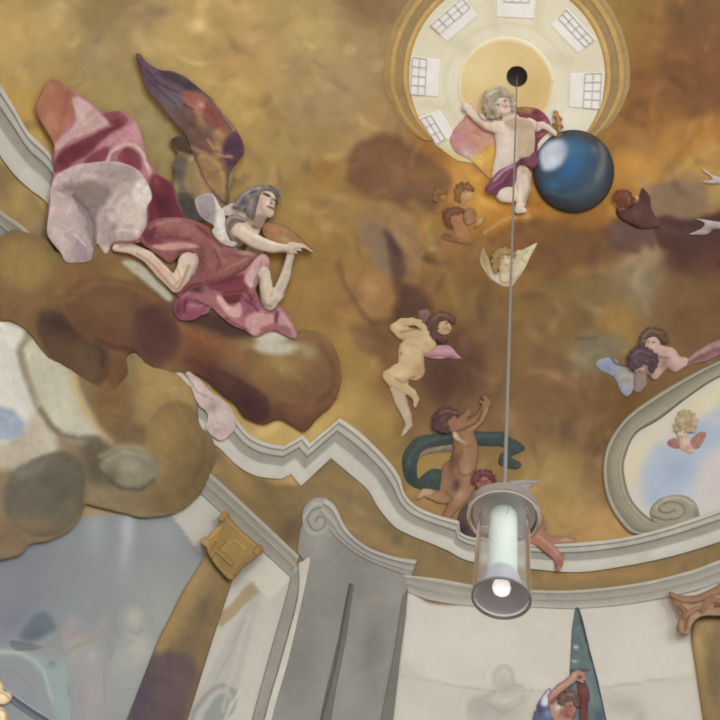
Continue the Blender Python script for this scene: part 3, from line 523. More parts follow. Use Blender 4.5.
t_b = relief('painted_cloud', None, 'cloud', '80603A', [(-30, 232), (0, 236), (15, 230), (32, 234), (48, 241), (62, 252), (100, 240), (150, 250), (185, 268), (218, 296), (246, 312), (266, 318), (290, 334), (302, 330), (318, 332), (331, 342), (339, 358), (341, 378), (338, 396), (330, 408), (318, 418), (304, 432), (292, 425), (280, 420), (262, 424), (245, 418), (235, 405), (222, 395), (205, 379), (190, 373), (170, 373), (150, 366), (135, 352), (127, 358), (131, 374), (121, 386), (110, 391), (92, 385), (72, 372), (50, 360), (38, 345), (28, 332), (10, 322), (-30, 318)], T=.14, bw=22, step=1.5, wob=0.8,
  folds=[([(20, 260), (60, 270), (100, 260)], .06, 18), ([(40, 310), (80, 320), (120, 300), (160, 310)], .08, 16), ([(100, 345), (115, 370)], .05, 12), ([(190, 350), (240, 380), (290, 400)], .06, 16), ([(270, 350), (310, 350), (325, 375)], .07, 14)],
  lay=[E('8C7240', 25, 265, 40, 26, 0, .9), E('7A6034', 50, 300, 24, 22, 0, .6), E('8A5C34', 100, 285, 44, 24, 0, .8), E('A06E3C', 140, 262, 30, 10, 25, .6), E('5E3C2E', 70, 325, 30, 16, 10, .85), E('5A3A32', 145, 310, 40, 22, 10, .85), E('6E4632', 90, 350, 30, 20, 0, .7), E('7C5230', 112, 370, 14, 18, 0, .6), E('663C32', 150, 345, 26, 18, 0, .7), P('6C4A30', [(68, 292), (92, 280), (124, 284), (154, 298), (172, 318), (179, 342), (168, 360), (148, 362), (130, 350), (110, 346), (90, 334), (72, 314)], 7, .8), P('4C352B', [(42, 312), (60, 316), (88, 326), (104, 340), (98, 350), (80, 344), (60, 338), (46, 328)], 5, .8), P('63432F', [(48, 334), (74, 346), (100, 352), (108, 366), (94, 376), (74, 370), (56, 354)], 5, .7), P('573630', [(140, 312), (164, 312), (178, 336), (168, 356), (150, 350), (140, 334)], 7, .65), L('8A5C34', [(74, 292), (98, 282), (128, 286)], 4, 3, .7), P('6E4C30', [(108, 356), (124, 360), (128, 376), (118, 386), (106, 378)], 5, .7), P('A07E42', [(2, 250), (24, 240), (44, 252), (52, 272), (36, 290), (14, 284), (2, 270)], 8, .5), L('94642F', [(108, 300), (130, 288), (158, 300)], 8, 5, .5), E('96643A', 118, 330, 16, 8, 30, .5),
    P('4E3A30', [(180, 300), (205, 312), (232, 322), (250, 336), (232, 338), (206, 328), (182, 322)], 4, .85), E('7A4630', 200, 345, 30, 20, 20, .8), E('5C3228', 205, 368, 30, 12, 22, .8), E('4E2A2C', 240, 396, 26, 18, 30, .95), E('5A332E', 262, 412, 20, 12, 10, .8), E('6E3E30', 300, 415, 26, 18, 0, .8), E('8A5034', 320, 390, 14, 18, 0, .7), E('A8793F', 290, 365, 30, 20, 20, .8), E('B28A52', 260, 352, 26, 10, 15, .7), P('C9BEA4', [(254, 336), (270, 330), (290, 334), (298, 344), (284, 352), (266, 348)], 4, .95), E('A9905C', 310, 345, 20, 10, 10, .8), E('7A5434', 330, 365, 8, 18, 0, .6), L('6A3E2C', [(318, 350), (332, 372), (328, 392), (310, 398)], 4, 4, .5), E('52362E', 215, 322, 22, 10, 20, .8), L('9A5C34', [(180, 325), (215, 345), (250, 360)], 8, 6, .5), P('B9B096', [(122, 262), (138, 262), (158, 278), (172, 296), (166, 300), (148, 284), (130, 270)], 2.5, .85), E('9C7C40', 120, 275, 18, 10, 20, .6)],
  bumps=[
    ('5F4532', [(36, 326), (44, 314), (64, 314), (88, 326), (104, 344), (110, 366), (100, 384), (82, 378), (60, 364), (44, 350)], .07, [E('4A352B', 60, 324, 20, 9, 20, .85), E('6C4C34', 70, 354, 20, 10, 25, .8), E('6A4A34', 96, 370, 9, 10, 0, .7), L('46322A', [(84, 330), (100, 348), (102, 366)], 4, 3, .5)]),
    ('6F4C33', [(64, 304), (76, 290), (98, 280), (126, 281), (152, 292), (172, 314), (181, 340), (170, 362), (150, 367), (132, 354), (110, 350), (88, 340), (70, 322)], .08, [E('7D5534', 104, 300, 26, 14, 0, .8), L('8C6038', [(70, 300), (96, 284), (128, 286), (154, 300)], 5, 4, .6), P('5A3830', [(136, 310), (160, 308), (176, 330), (172, 354), (150, 360), (136, 344)], 8, .8), E('6A4430', 112, 334, 22, 10, 10, .7), L('4C3029', [(96, 340), (112, 346), (134, 350)], 4, 4, .5), E('734E38', 140, 300, 14, 8, 20, .5)]),
    ('714A34', [(266, 408), (284, 400), (306, 402), (330, 402), (326, 412), (318, 420), (304, 433), (290, 427), (276, 420)], .06, [E('84563A', 306, 410, 16, 8, 0, .7), E('603E30', 280, 414, 10, 6, 20, .6)]),
    ('815B38', [(244, 352), (262, 348), (286, 340), (310, 334), (326, 342), (338, 360), (341, 382), (336, 398), (318, 408), (292, 404), (270, 396), (252, 378)], .08, [E('A07C46', 280, 364, 24, 14, 20, .9), P('C2B79E', [(254, 346), (268, 340), (288, 342), (302, 346), (288, 354), (268, 354)], 5, .8), E('A48C5C', 306, 352, 14, 10, 20, .8), E('80583A', 326, 378, 12, 20, 0, .8), E('7C5438', 304, 394, 18, 10, 0, .7), L('6C4230', [(320, 346), (333, 366), (332, 388), (318, 402)], 4, 4, .6), E('986C3E', 262, 376, 10, 12, 0, .6)]),
    ('52322D', [(206, 372), (224, 372), (244, 382), (262, 394), (270, 410), (262, 423), (246, 418), (236, 406), (222, 395), (210, 384)], .06, [E('5E3A30', 226, 380, 16, 7, 25, .8), E('472A2A', 248, 406, 14, 9, 30, .7), E('684434', 260, 396, 8, 6, 30, .5)])])
tag(t_a, 'lower ochre and grey cloud with white upper left edge, over the blue scene', 'cloud')
tag(t_b, 'large reddish brown cloud the pink-robed angel kneels on, dark below at the right', 'cloud')
o = relief('painted_flesh_fragment', None, 'cloud', 'C3A79C', [(186, 372), (198, 378), (210, 390), (222, 400), (234, 414), (236, 425), (228, 436), (218, 440), (206, 430), (208, 415), (198, 405), (192, 390)], T=.04, bw=6, wob=1.0, lay=[E('A08A80', 212, 408, 10, 6, -30, .8), E('D0B8AA', 195, 385, 8, 8, 0, .6), E('B09890', 214, 430, 8, 10, 0, .6), L('8A7068', [(188, 376), (198, 392), (212, 400)], 1.5, 1, .5), E('CBB8A8', 224, 418, 8, 6, 40, .7)])
tag(o, 'worn pinkish bit of painted figure between the brown cloud and the white cornice', 'figure fragment')

# ------------------------------------------------------------------ the angel
t = thing('painted_angel', 190, 235, 'winged angel in pink and white robes kneeling on the brown cloud, hands together', 'angel')
relief('wing', t, 'wing', '877050', [(170, 142), (176, 136), (188, 137), (200, 147), (228, 158), (234, 175), (230, 190), (228, 206), (218, 215), (200, 222), (196, 228), (186, 222), (178, 208), (173, 188), (174, 174), (173, 166), (176, 158), (178, 153)], T=.05, bw=8, base=.34, wob=.6,
  folds=[([(180, 145), (196, 152), (205, 160)], .02), ([(180, 170), (186, 200), (192, 220)], .03, 5), ([(210, 160), (212, 185)], .03, 8)],
  lay=[E('A58250', 205, 172, 20, 30, 0, .95), P('523F2D', [(170, 142), (176, 136), (188, 137), (199, 146), (203, 152), (194, 154), (180, 152)], 2, .95), P('6A5E4E', [(173, 160), (180, 154), (187, 160), (184, 176), (183, 190), (176, 186), (172, 172)], 3, .85), P('4C4640', [(178, 192), (190, 194), (198, 204), (206, 216), (198, 226), (188, 224), (180, 210)], 4, .9), P('93664A', [(199, 166), (206, 161), (218, 164), (223, 178), (216, 188), (204, 184)], 4, .8), P('7A5640', [(200, 148), (216, 152), (226, 160), (214, 160), (204, 157)], 3, .7), E('B48E58', 210, 196, 8, 8, 0, .6), L('C09860', [(190, 160), (201, 154), (212, 160)], 3, 2, .6), L('5E4030', [(217, 183), (219, 188)], 3, 1, .8), E('A48654', 177, 187, 5, 5, 0, .7), E('564A3E', 175, 173, 5, 7, 0, .6), L('8A7450', [(192, 166), (190, 180), (196, 196)], 3, 3, .5)])
relief('wing', t, 'wing', '705049', [(136, 55), (141, 55), (148, 63), (162, 70), (172, 71), (185, 77), (198, 87), (212, 98), (223, 112), (233, 125), (242, 140), (244, 152), (238, 162), (230, 173), (228, 186), (229, 200), (226, 204), (220, 200), (212, 192), (204, 180), (198, 166), (192, 152), (188, 141), (184, 133), (175, 123), (167, 113), (158, 102), (148, 91), (144, 83), (142, 73)], T=.06, bw=8, wob=.4,
  folds=[([(140, 62), (165, 85), (190, 108), (215, 140)], .025, 2.5), ([(147, 72), (170, 98), (195, 125)], .025, 2.5), ([(152, 90), (172, 112), (190, 132)], .02, 2.5), ([(175, 78), (205, 100), (228, 135)], .03, 3), ([(226, 198), (226, 178), (236, 155)], .03, 3)],
  lay=[P('614856', [(136, 55), (146, 60), (165, 74), (176, 92), (160, 100), (148, 90), (142, 73)], 5, .9), E('5B4F56', 178, 82, 18, 8, 30, .8), E('6A5E66', 172, 100, 14, 18, -30, .8), P('47383E', [(160, 70), (172, 72), (186, 78), (200, 89), (194, 93), (178, 84), (164, 78)], 3, .7), P('A05C50', [(182, 94), (195, 92), (210, 104), (206, 114), (192, 112)], 3, .9), E('C48A86', 202, 105, 5, 4, 20, .9), P('8A4A40', [(205, 102), (216, 108), (226, 124), (228, 136), (216, 128), (206, 118)], 4, .8), E('A87A50', 200, 120, 5, 12, -25, .8), P('6E5046', [(172, 110), (190, 112), (202, 130), (206, 146), (192, 140), (180, 126)], 5, .8), E('AB8250', 220, 134, 9, 7, 20, .85), E('B08852', 218, 150, 6, 12, 0, .8), E('99663F', 208, 148, 6, 8, -20, .5), P('573846', [(226, 140), (238, 132), (244, 150), (238, 162), (230, 168), (224, 156)], 3, .95), P('6A4A3C', [(226, 168), (230, 172), (228, 186), (229, 200), (226, 202), (224, 184)], 2, .9), L('4A3038', [(147, 70), (160, 84), (178, 92)], 1.5, 1.5, .6), L('4E3A44', [(150, 82), (165, 95), (176, 104)], 1.5, 1.5, .6), L('7A5C66', [(150, 92), (168, 112), (180, 124)], 3, 2, .6), L('4A2E2C', [(184, 104), (194, 110)], 2, 1.5, .6), L('C09A60', [(214, 102), (226, 118), (234, 130)], 1.5, 1.5, .5), L('BC9058', [(208, 140), (218, 154), (232, 157)], 2, 1.5, .7), P('9A7647', [(198, 158), (208, 154), (222, 164), (226, 180), (224, 200), (214, 192), (204, 180)], 4, .85), E('8A5F46', 213, 174, 6, 8, 0, .7), L('B48E56', [(200, 156), (214, 160), (222, 174), (224, 192)], 2.5, 2, .6), L('6B4A36', [(190, 142), (204, 150), (218, 152)], 3, 2, .5), L('A87E4E', [(192, 148), (206, 154), (216, 164)], 3, 2, .6)])
tone(-2, -2, -7)
relief('mantle', t, 'cloth', 'A86C74', [(48, 82), (57, 79), (67, 88), (85, 98), (103, 112), (120, 111), (133, 118), (142, 135), (146, 151), (150, 163), (160, 175), (172, 183), (177, 200), (184, 220), (170, 234), (120, 245), (60, 240), (48, 215), (54, 172), (52, 157), (54, 145), (48, 133), (40, 120), (36, 108), (40, 98)], T=.07, bw=10, base=.4,
  folds=[([(70, 92), (74, 115), (62, 140)], .035, 3), ([(80, 100), (98, 118), (112, 126)], .035, 4), ([(60, 165), (80, 145), (108, 136), (128, 124)], -.03, 4), ([(90, 158), (112, 143), (126, 130)], .03, 3), ([(107, 163), (114, 150), (132, 142), (146, 160)], .04, 2.5), ([(152, 175), (165, 195), (172, 220)], .03, 4)],
  lay=[P('AC6B54', [(48, 82), (57, 79), (68, 90), (75, 100), (74, 118), (66, 128), (56, 142), (48, 133), (40, 120), (36, 108), (40, 98)], 2, .97), E('BD8060', 52, 118, 8, 14, 0, .6), E('9A5A4A', 64, 112, 7, 7, 0, .5), E('9C5C4C', 68, 94, 4, 8, 0, .5),
    P('C49A98', [(72, 98), (84, 99), (98, 112), (110, 123), (104, 127), (90, 133), (70, 140), (58, 150), (54, 148), (60, 138), (72, 128), (76, 115)], 2, .95), P('D3ABA8', [(76, 100), (85, 101), (92, 111), (88, 122), (78, 120)], 3, .7), E('B0807E', 92, 112, 5, 3, -20, .4),
    P('914B54', [(104, 113), (120, 111), (128, 120), (122, 127), (112, 126), (106, 118)], 2, .95), E('73343E', 116, 122, 8, 3, -10, .6),
    P('7C3A48', [(54, 172), (56, 158), (66, 147), (84, 139), (100, 131), (112, 126), (124, 123), (108, 136), (96, 146), (88, 155), (78, 160), (64, 170)], 2, .97), P('6C2E3C', [(58, 160), (70, 148), (90, 140), (96, 142), (82, 154), (64, 166)], 3, .6), P('8A4553', [(88, 157), (100, 148), (108, 147), (108, 158), (100, 163), (84, 163)], 1.5, .9),
    P('BC7F86', [(108, 138), (122, 130), (134, 124), (140, 136), (144, 150), (138, 152), (130, 146), (116, 149), (108, 146), (98, 148)], 3, .9), E('C68E92', 136, 132, 6, 12, -15, .6), P('874150', [(118, 160), (120, 152), (128, 148), (136, 152), (141, 162), (140, 170), (128, 165)], 1.5, .97), L('D8AFAA', [(107, 164), (112, 152), (122, 146), (133, 145), (142, 153), (148, 168), (152, 178)], 3.5, 1.5, .85), E('C79A8C', 150, 172, 3, 8, -25, .7),
    P('70303E', [(150, 178), (160, 176), (172, 184), (177, 200), (184, 220), (160, 240), (148, 240), (148, 205)], 3, .95), E('A04A46', 156, 182, 5, 9, -30, .85), E('5E2636', 162, 205, 10, 14, 0, .7), L('8A4450', [(150, 200), (156, 215), (152, 232)], 3, 3, .4), L('5A2632', [(54, 146), (53, 160), (55, 172)], 1.5, 1.5, .5)])
tone()
tone(4, -3, -9)
relief('skirt', t, 'cloth', 'B4A29F', [(50, 192), (55, 177), (65, 170), (78, 164.5), (93, 162.5), (107, 161), (120, 162.5), (133, 167), (142.5, 175), (150, 188), (152, 198), (147, 208), (147, 223), (142, 235), (133, 241), (114, 242), (108, 253), (103, 253), (97, 243), (93, 253), (90, 261), (77, 263), (66, 262), (60, 252), (49, 238), (47, 227), (50, 205)], T=.08, bw=12,
  folds=[([(60, 180), (85, 185), (105, 183)], .03, 5), ([(75, 197), (88, 212), (95, 228), (96, 245)], -.06, 3), ([(100, 240), (101, 220), (112, 200), (128, 188)], .04, 3), ([(56, 205), (62, 225), (72, 235), (84, 245)], .035, 4), ([(140, 180), (146, 200), (142, 225)], .03, 4), ([(115, 235), (128, 225), (140, 226)], .03, 4)],
  lay=[P('867976', [(72, 188), (90, 180), (112, 184), (108, 200), (99, 212), (96, 226), (88, 212), (76, 198)], 4, .85), E('7D7071', 68, 188, 11, 5, -10, .8), P('857879', [(74, 198), (84, 206), (92, 218), (96, 232), (94, 250), (88, 236), (82, 220)], 2.5, .8), L('D1C4BD', [(58, 204), (64, 216), (72, 228)], 4, 3, .7), L('8B7E7F', [(52, 214), (60, 226), (70, 232)], 3, 2.5, .6), P('CCBEB7', [(108, 214), (118, 202), (128, 196), (124, 210), (114, 222)], 3, .7), L('837678', [(114, 238), (112, 226), (120, 220)], 3, 2.5, .7), L('918485', [(128, 224), (138, 218), (146, 216)], 3, 2.5, .6), L('DBD3C9', [(140, 182), (147, 192), (149, 204)], 4, 2, .8), L('D7CDC3', [(112, 232), (124, 230), (138, 232)], 3, 2, .6), L('897C7B', [(110, 186), (124, 180), (134, 172)], 3, 3, .5), P('A39390', [(100, 166), (122, 164), (138, 172), (130, 186), (112, 190), (100, 182)], 4, .6), E('C8B8B2', 90, 176, 6, 3, 10, .6), E('C9B9B2', 66, 180, 6, 3, 0, .5), P('D2C8C0', [(133, 188), (141, 178), (149, 190), (151, 199), (146, 210), (138, 208), (132, 200)], 3, .95), P('C3B4AC', [(106, 208), (120, 195), (132, 200), (146, 212), (146, 222), (130, 226), (112, 222)], 4, .8), E('C9BFB0', 138, 228, 8, 3, -10, .8), L('6C6062', [(74, 196), (84, 206), (92, 218), (95, 228), (95, 246)], 2.6, 2, .85), L('7E7072', [(58, 190), (68, 195), (76, 197)], 2, 2, .5), P('BBA7A5', [(52, 196), (66, 196), (76, 206), (84, 222), (80, 236), (66, 236), (50, 224)], 4, .75), E('A08E90', 82, 222, 7, 14, -25, .7), E('CCBBB4', 62, 240, 8, 10, -30, .7), P('A3919A', [(72, 252), (78, 238), (88, 244), (93, 252), (89, 261), (76, 262)], 3, .8), L('D6C8C2', [(74, 234), (82, 242), (86, 246)], 2, 1.5, .7), L('C49A9C', [(66, 170), (80, 165), (94, 163)], 2, 1.2, .8), L('CFA6A4', [(120, 163), (134, 168), (143, 176)], 1.6, 1.2, .6), P('A99695', [(97, 236), (100, 222), (106, 214), (112, 226), (114, 238), (104, 246)], 3, .6), E('8A7874', 114, 228, 5, 6, 20, .6), E('7A625C', 100, 252, 5, 4, 0, .7), E('CFBDB0', 107, 249, 3, 4, 0, .8), E('C69C8C', 136, 240, 8, 3, 10, .5)])
tone()
relief('dress', t, 'cloth', '8E524F', [(140, 240), (143, 230), (152, 221), (170, 217), (190, 219), (205, 226), (214, 236), (226, 246), (240, 250), (258, 252), (254, 264), (242, 275), (228, 281), (214, 285), (204, 288), (196, 289), (188, 295), (180, 298), (175, 290), (182, 278), (194, 272), (196, 256), (190, 253), (178, 257), (170, 263), (158, 255), (148, 248)], T=.07, bw=9,
  folds=[([(150, 232), (170, 225), (192, 230), (208, 245)], .03, 4), ([(158, 246), (178, 242), (198, 246)], .03, 2.5), ([(205, 232), (210, 250), (206, 275)], .03, 4), ([(215, 250), (228, 265), (248, 262)], .03, 4), ([(145, 240), (160, 234), (180, 234)], -.025, 3)],
  lay=[P('74373F', [(142, 236), (146, 228), (156, 226), (154, 236), (162, 242), (150, 244)], 2, .9), P('A2655C', [(158, 224), (175, 221), (192, 226), (206, 240), (196, 240), (178, 232), (162, 232)], 4, .8), P('BE8C80', [(152, 246), (166, 244), (178, 242), (190, 243), (199, 247), (188, 248), (172, 250), (160, 250)], 1.5, .9), E('8A4B48', 174, 238, 14, 4, 5, .6), E('7A4242', 185, 262, 10, 8, 0, .8), P('95584F', [(204, 236), (220, 246), (232, 256), (248, 258), (238, 270), (222, 276), (208, 278), (202, 258)], 4, .7), E('A56C5E', 226, 262, 14, 5, -20, .5), E('77403F', 202, 262, 5, 18, 0, .6), L('6E3A3C', [(206, 282), (226, 278), (246, 268), (254, 258)], 3, 2, .7), E('B59A84', 246, 254, 9, 3, 10, .7), L('A86E62', [(212, 240), (222, 258), (216, 274)], 3, 3, .5), L('673036', [(198, 226), (210, 236), (222, 246)], 2.5, 2, .6), L('6A363A', [(176, 256), (182, 252), (194, 254)], 2, 1.5, .7), L('B27C6C', [(150, 228), (162, 222), (180, 220)], 2, 2, .6), L('6C3638', [(160, 238), (176, 237), (190, 240)], 2.5, 2, .6), L('7A3F40', [(214, 250), (220, 264), (212, 280)], 2.5, 2, .6), L('AE7666', [(224, 270), (236, 264), (246, 259)], 2, 1.5, .6), L('6E383A', [(230, 254), (240, 256), (250, 256)], 1.5, 1.5, .5), L('98584E', [(192, 262), (190, 276), (184, 290)], 3, 2, .6), L('5C2C34', [(184, 292), (192, 286), (202, 284)], 2.5, 2, .7)])
tone(-2, -2, -12)
relief('robe', t, 'cloth', 'A46370', [(262, 253), (267, 255), (270, 262), (269, 270), (264, 272), (258, 284), (256, 292), (264, 305), (272, 309), (279, 305), (284, 310), (289, 317), (297, 332), (295.5, 339), (288, 337), (276, 331), (268, 332), (256, 337), (244, 330), (232, 325), (218, 314), (212, 308), (208, 313), (200, 316), (193, 320), (180, 320), (174, 312), (174, 303), (184, 294), (194, 288), (208, 284), (226, 279), (244, 270), (254, 260)], T=.06, bw=7,
  folds=[([(206, 288), (222, 286), (244, 284), (254, 290)], .03, 3), ([(214, 292), (226, 304), (236, 322)], .03, 3), ([(182, 298), (195, 303), (208, 306)], .03, 3), ([(180, 300), (180, 316)], .025, 3), ([(262, 258), (256, 278)], .03, 3), ([(262, 312), (258, 330)], .03, 4), ([(280, 308), (278, 326)], -.025, 2.5)],
  lay=[P('853F50', [(206, 286), (226, 281), (246, 274), (250, 288), (242, 294), (220, 292)], 2, .95), P('653040', [(190, 292), (206, 286), (230, 282), (238, 276), (226, 276), (206, 283), (192, 288)], 2, .7), E('553044', 198, 290, 7, 4, 0, .8), P('8F4A62', [(174, 303), (186, 296), (196, 300), (208, 306), (200, 316), (182, 320)], 2, .9), E('A86A80', 194, 306, 9, 4, 10, .8), E('6E3048', 178, 310, 4, 8, 0, .7), P('70323F', [(222, 296), (240, 294), (248, 298), (236, 303), (226, 302)], 1.5, .9), P('D39C9E', [(216, 296), (222, 297), (226, 304), (234, 306), (239, 302), (242, 308), (240, 316), (232, 317), (224, 311)], 1.5, .95), P('AE6F7B', [(214, 306), (224, 314), (238, 320), (244, 330), (230, 324), (218, 314)], 2, .8), P('98566A', [(240, 300), (250, 292), (260, 304), (258, 314), (246, 316)], 3, .8), P('CB9396', [(246, 318), (258, 312), (272, 314), (274, 322), (262, 330), (254, 336), (246, 328)], 3, .9), P('BA8790', [(278, 308), (288, 318), (296, 332), (294, 338), (284, 332), (276, 326)], 2, .8), P('7C4354', [(274, 320), (277, 311), (279, 312), (277, 324)], 1.2, .85), P('A0626F', [(260, 328), (276, 324), (292, 328), (290, 335), (276, 331), (264, 332)], 2, .7), P('CDA0A2', [(254, 260), (263, 254), (269, 262), (262, 270), (256, 284), (250, 288), (245, 278)], 2, .95), E('B87E86', 266, 264, 4, 6, 0, .7), L('8A4A58', [(262, 262), (258, 272), (254, 284)], 1.5, 1.5, .5), L('64283A', [(186, 300), (184, 312)], 2, 1.5, .7), L('BC7C88', [(190, 304), (200, 306), (206, 302)], 1.6, 1.2, .7), L('5E2636', [(196, 300), (204, 304), (210, 306)], 1.5, 1.2, .6), L('743648', [(226, 318), (236, 324), (246, 330)], 2, 1.5, .6), L('6A2E3E', [(222, 294), (232, 292), (246, 292), (252, 300)], 2, 1.5, .7), L('DDB0AE', [(218, 298), (224, 303), (229, 308)], 2, 1.2, .7), L('8E5060', [(256, 318), (262, 314), (272, 312)], 1.6, 1.4, .5), L('D8AAA8', [(252, 326), (256, 318), (264, 314)], 2, 1.5, .6), L('6A2E3C', [(246, 300), (252, 304), (258, 312)], 2, 1.5, .6), L('D2A4A6', [(282, 314), (288, 322), (293, 332)], 1.6, 1.4, .6)])
tone()
relief('mantle_fold', t, 'cloth', 'A37546', [(262, 228), (266, 223), (272, 221), (282, 224), (295, 233), (306, 241), (313, 250), (311, 252), (303, 247), (290, 246), (276, 242), (266, 238)], T=.04, bw=5, base=.4, folds=[([(268, 230), (284, 232), (304, 244)], .025, 2.5)], lay=[E('B5784E', 274, 231, 8, 4, 20, .8), L('7E5A38', [(270, 222), (284, 226), (298, 236), (312, 250)], 1.6, 1.2, .8), E('B59660', 286, 240, 10, 4, 20, .7), E('8E6844', 266, 232, 4, 6, 0, .7), L('B0743F', [(300, 244), (311, 251)], 2, 1.2, .6)])
tone(1, -4, -14)
relief('scarf', t, 'cloth', 'C9BEBC', [[(195, 200), (204, 194), (213, 194), (218, 203), (225, 216), (226, 230), (230, 238), (237, 243), (232, 247), (220, 242), (212, 232), (214, 226), (206, 221), (199, 214)], [(223, 208), (228, 205), (234, 203), (245, 208), (251, 216), (255, 227), (250, 225), (243, 219), (235, 216), (230, 216), (224, 214)]], T=.06, bw=6, folds=[([(214, 196), (220, 212), (218, 232)], .04, 2.5), ([(228, 210), (240, 210), (250, 220)], .03, 3)],
  lay=[P('A1959F', [(196, 200), (204, 194), (213, 195), (216, 206), (214, 224), (206, 221), (199, 214)], 2, .95), E('8A7E8A', 208, 214, 6, 5, 30, .7), P('DAD3CE', [(214, 198), (221, 208), (224, 222), (222, 234), (216, 230), (217, 212)], 2, .9), E('B3A9A6', 226, 242, 7, 3, 25, .7), P('D9CFCE', [(232, 208), (243, 209), (250, 218), (253, 225), (244, 218), (234, 214)], 1.5, .9), E('B99A9E', 232, 207, 6, 2, 10, .7)])
relief('sleeve', t, 'cloth', '8B7D78', [(226, 219), (234, 214), (244, 218), (252, 225), (250, 228), (240, 224), (234, 226), (232, 232), (234, 240), (230, 240), (226, 230)], T=.05, bw=3, lay=[L('6A5C5A', [(230, 238), (229, 226), (236, 220), (248, 225)], 2, 1.5, .8), L('A89C98', [(227, 222), (235, 216), (246, 221)], 1.6, 1.2, .7)])
def fingers(*f): return [[(a, b, r, l), (c, d, r * .85, l), (e, g, r * .6, l)] for a, b, c, d, e, g, r, l in f]
tone()
relief('body', t, 'skin', 'CDB19A', None, limbs=[
   [(266, 199, 10.5, .03), (265, 206, 9.5, .03), (269, 213, 5, .03)], [(261, 211, 8, .01), (257, 220, 8, .0), (252, 228, 8, -4), (215, 250, 12, -9), (194, 266, 9, -9), (186, 262, 8, 0)],
   [(250, 232, 8, -6), (240, 231, 8, .02), (256, 242, 7.2, .03), (272, 247.5, 6, .03), (285, 248.5, 4, .03), (291, 248, 3.6, .03)], *fingers((290, 247, 296, 244.5, 302, 244.5, 1.7, .04), (292, 249, 298, 246.5, 304, 247, 1.7, .04), (291, 250.5, 297, 249.5, 301, 250.5, 1.6, .04), (290, 251.5, 294, 252.5, 297, 253.5, 1.4, .04), (297, 245, 305, 247, 312, 251.5, 1.4, .03), (287, 247, 290, 243.5, 294, 243, 1.5, .05)),
   [(254, 250, 8, -6), (264, 274, 6.2, 0), (268, 300, 7.2, .01), (270, 304, 6.2, .01), (278, 294, 6, .01), (286, 275, 5.2, .01), (290, 258, 3.8, .01), (291, 252, 3.5, .01)],
   [(194, 266, 9, -9), (188, 261, 8.5, 0), (182, 276, 8.5, .02), (176, 286, 6.5, .02), (162, 272, 6.8, .02), (148, 257, 6, .01), (132, 249, 5, .0), (116, 248, 3.6, 0)]], step=.75, base=.72,
  lay=[E('DDBFA4', 180, 275, 6, 10, 20, .7), L('A87C60', [(176, 266), (180, 278), (174, 286)], 1.8, 1.5, .5), L('B98E74', [(150, 254), (166, 270), (176, 282)], 2, 2, .5), E('D8A888', 160, 270, 10, 4, 42, .6), L('8A6450', [(120, 246), (136, 245), (152, 252)], 3, 2, .5), E('C4B2A0', 188, 257, 5, 3, 0, .6), E('CFA58E', 184, 252, 10, 3, 0, .5),
    E('D8BCA4', 245, 234, 8, 5, 30, .7), L('A68F7A', [(238, 240), (256, 250), (274, 254), (288, 252)], 3, 2.5, .7), L('DCC4AE', [(244, 230), (258, 238), (274, 243), (286, 245)], 3, 2.5, .7), L('8A6A5A', [(294, 249), (300, 248.5)], 1, .8, .6), L('8A6A5A', [(293, 251), (299, 251.5)], 1, .8, .5), L('7C5C4C', [(288, 254), (296, 254), (300, 252)], 1.5, 1, .5),
    L('9E937E', [(262, 282), (262, 296), (267, 307), (276, 301)], 4, 3, .6), L('B5A78F', [(280, 290), (288, 272), (291, 258)], 4, 3, .6), E('D9C4A6', 266, 282, 4, 10, 10, .7), L('8C7A64', [(271, 296), (273, 288)], 1.5, 1.2, .5),
    E('DDBCA6', 264, 206, 5, 7, 0, .8), P('A98B78', [(254, 215), (262, 214), (270, 218), (264, 226), (256, 228), (252, 220)], 3, .7), E('E4CBB2', 270, 197, 4, 3, 30, .6), L('5E443C', [(264.5, 194), (267, 195.2), (269.5, 196.5)], 1.8, .9, .85), L('5E443C', [(273, 199), (275.5, 201)], 1.6, .9, .7), L('A07A68', [(270.5, 197), (271, 200), (271.5, 203.5)], 1.4, 1, .7), E('7A5848', 271, 203.5, 1.6, 1, 20, .8), L('5E3A36', [(267.5, 206.5), (270, 207.5), (272.5, 208.8)], 1.7, .8, .9), E('D7A898', 262, 204, 4, 4, 0, .5), E('D4B498', 271, 212, 3, 2.5, 0, .6), L('947A64', [(236, 238), (246, 246), (258, 251), (272, 253.5), (284, 252)], 3, 2, .75), L('E2CAB2', [(242, 228), (256, 236), (272, 242.5), (284, 245)], 2.4, 1.6, .8), P('9A7E68', [(252, 221), (258, 215), (265, 217), (266, 222), (259, 227), (253, 229)], 2, .75), L('8C8168', [(259, 278), (259, 292), (264, 304), (271, 307)], 2.6, 2, .8), L('CDBB9C', [(268, 276), (272, 290), (280, 280), (288, 262)], 2.4, 1.6, .6), L('806C58', [(284, 294), (290, 278), (293.5, 260)], 1.6, 1.4, .7), L('A87860', [(137, 253), (152, 264), (166, 280), (176, 290)], 2, 1.6, .7), L('E6C6A6', [(140, 246), (156, 258), (168, 271)], 2, 1.5, .7), L('9C7258', [(188, 266), (184, 278), (178, 289)], 2, 1.6, .7), L('4A322C', [(263.5, 193.6), (266.5, 194.6), (269.5, 196)], 1.5, .6, .9), E('3A2622', 267.3, 196.2, 1.1, .8, 20, .9), E('3A2622', 274.6, 200.6, 1, .7, 30, .8), L('B88E78', [(261, 199), (261, 207), (265, 213)], 2.5, 2, .5), E('E8D2BA', 268, 203, 2, 3, 0, .7)],
  folds=[([(271, 197), (272.5, 203)], .02, 1.2), ([(266, 195), (269, 196)], -.012, 1.2), ([(268, 207), (272, 208.5)], .008, 1)])
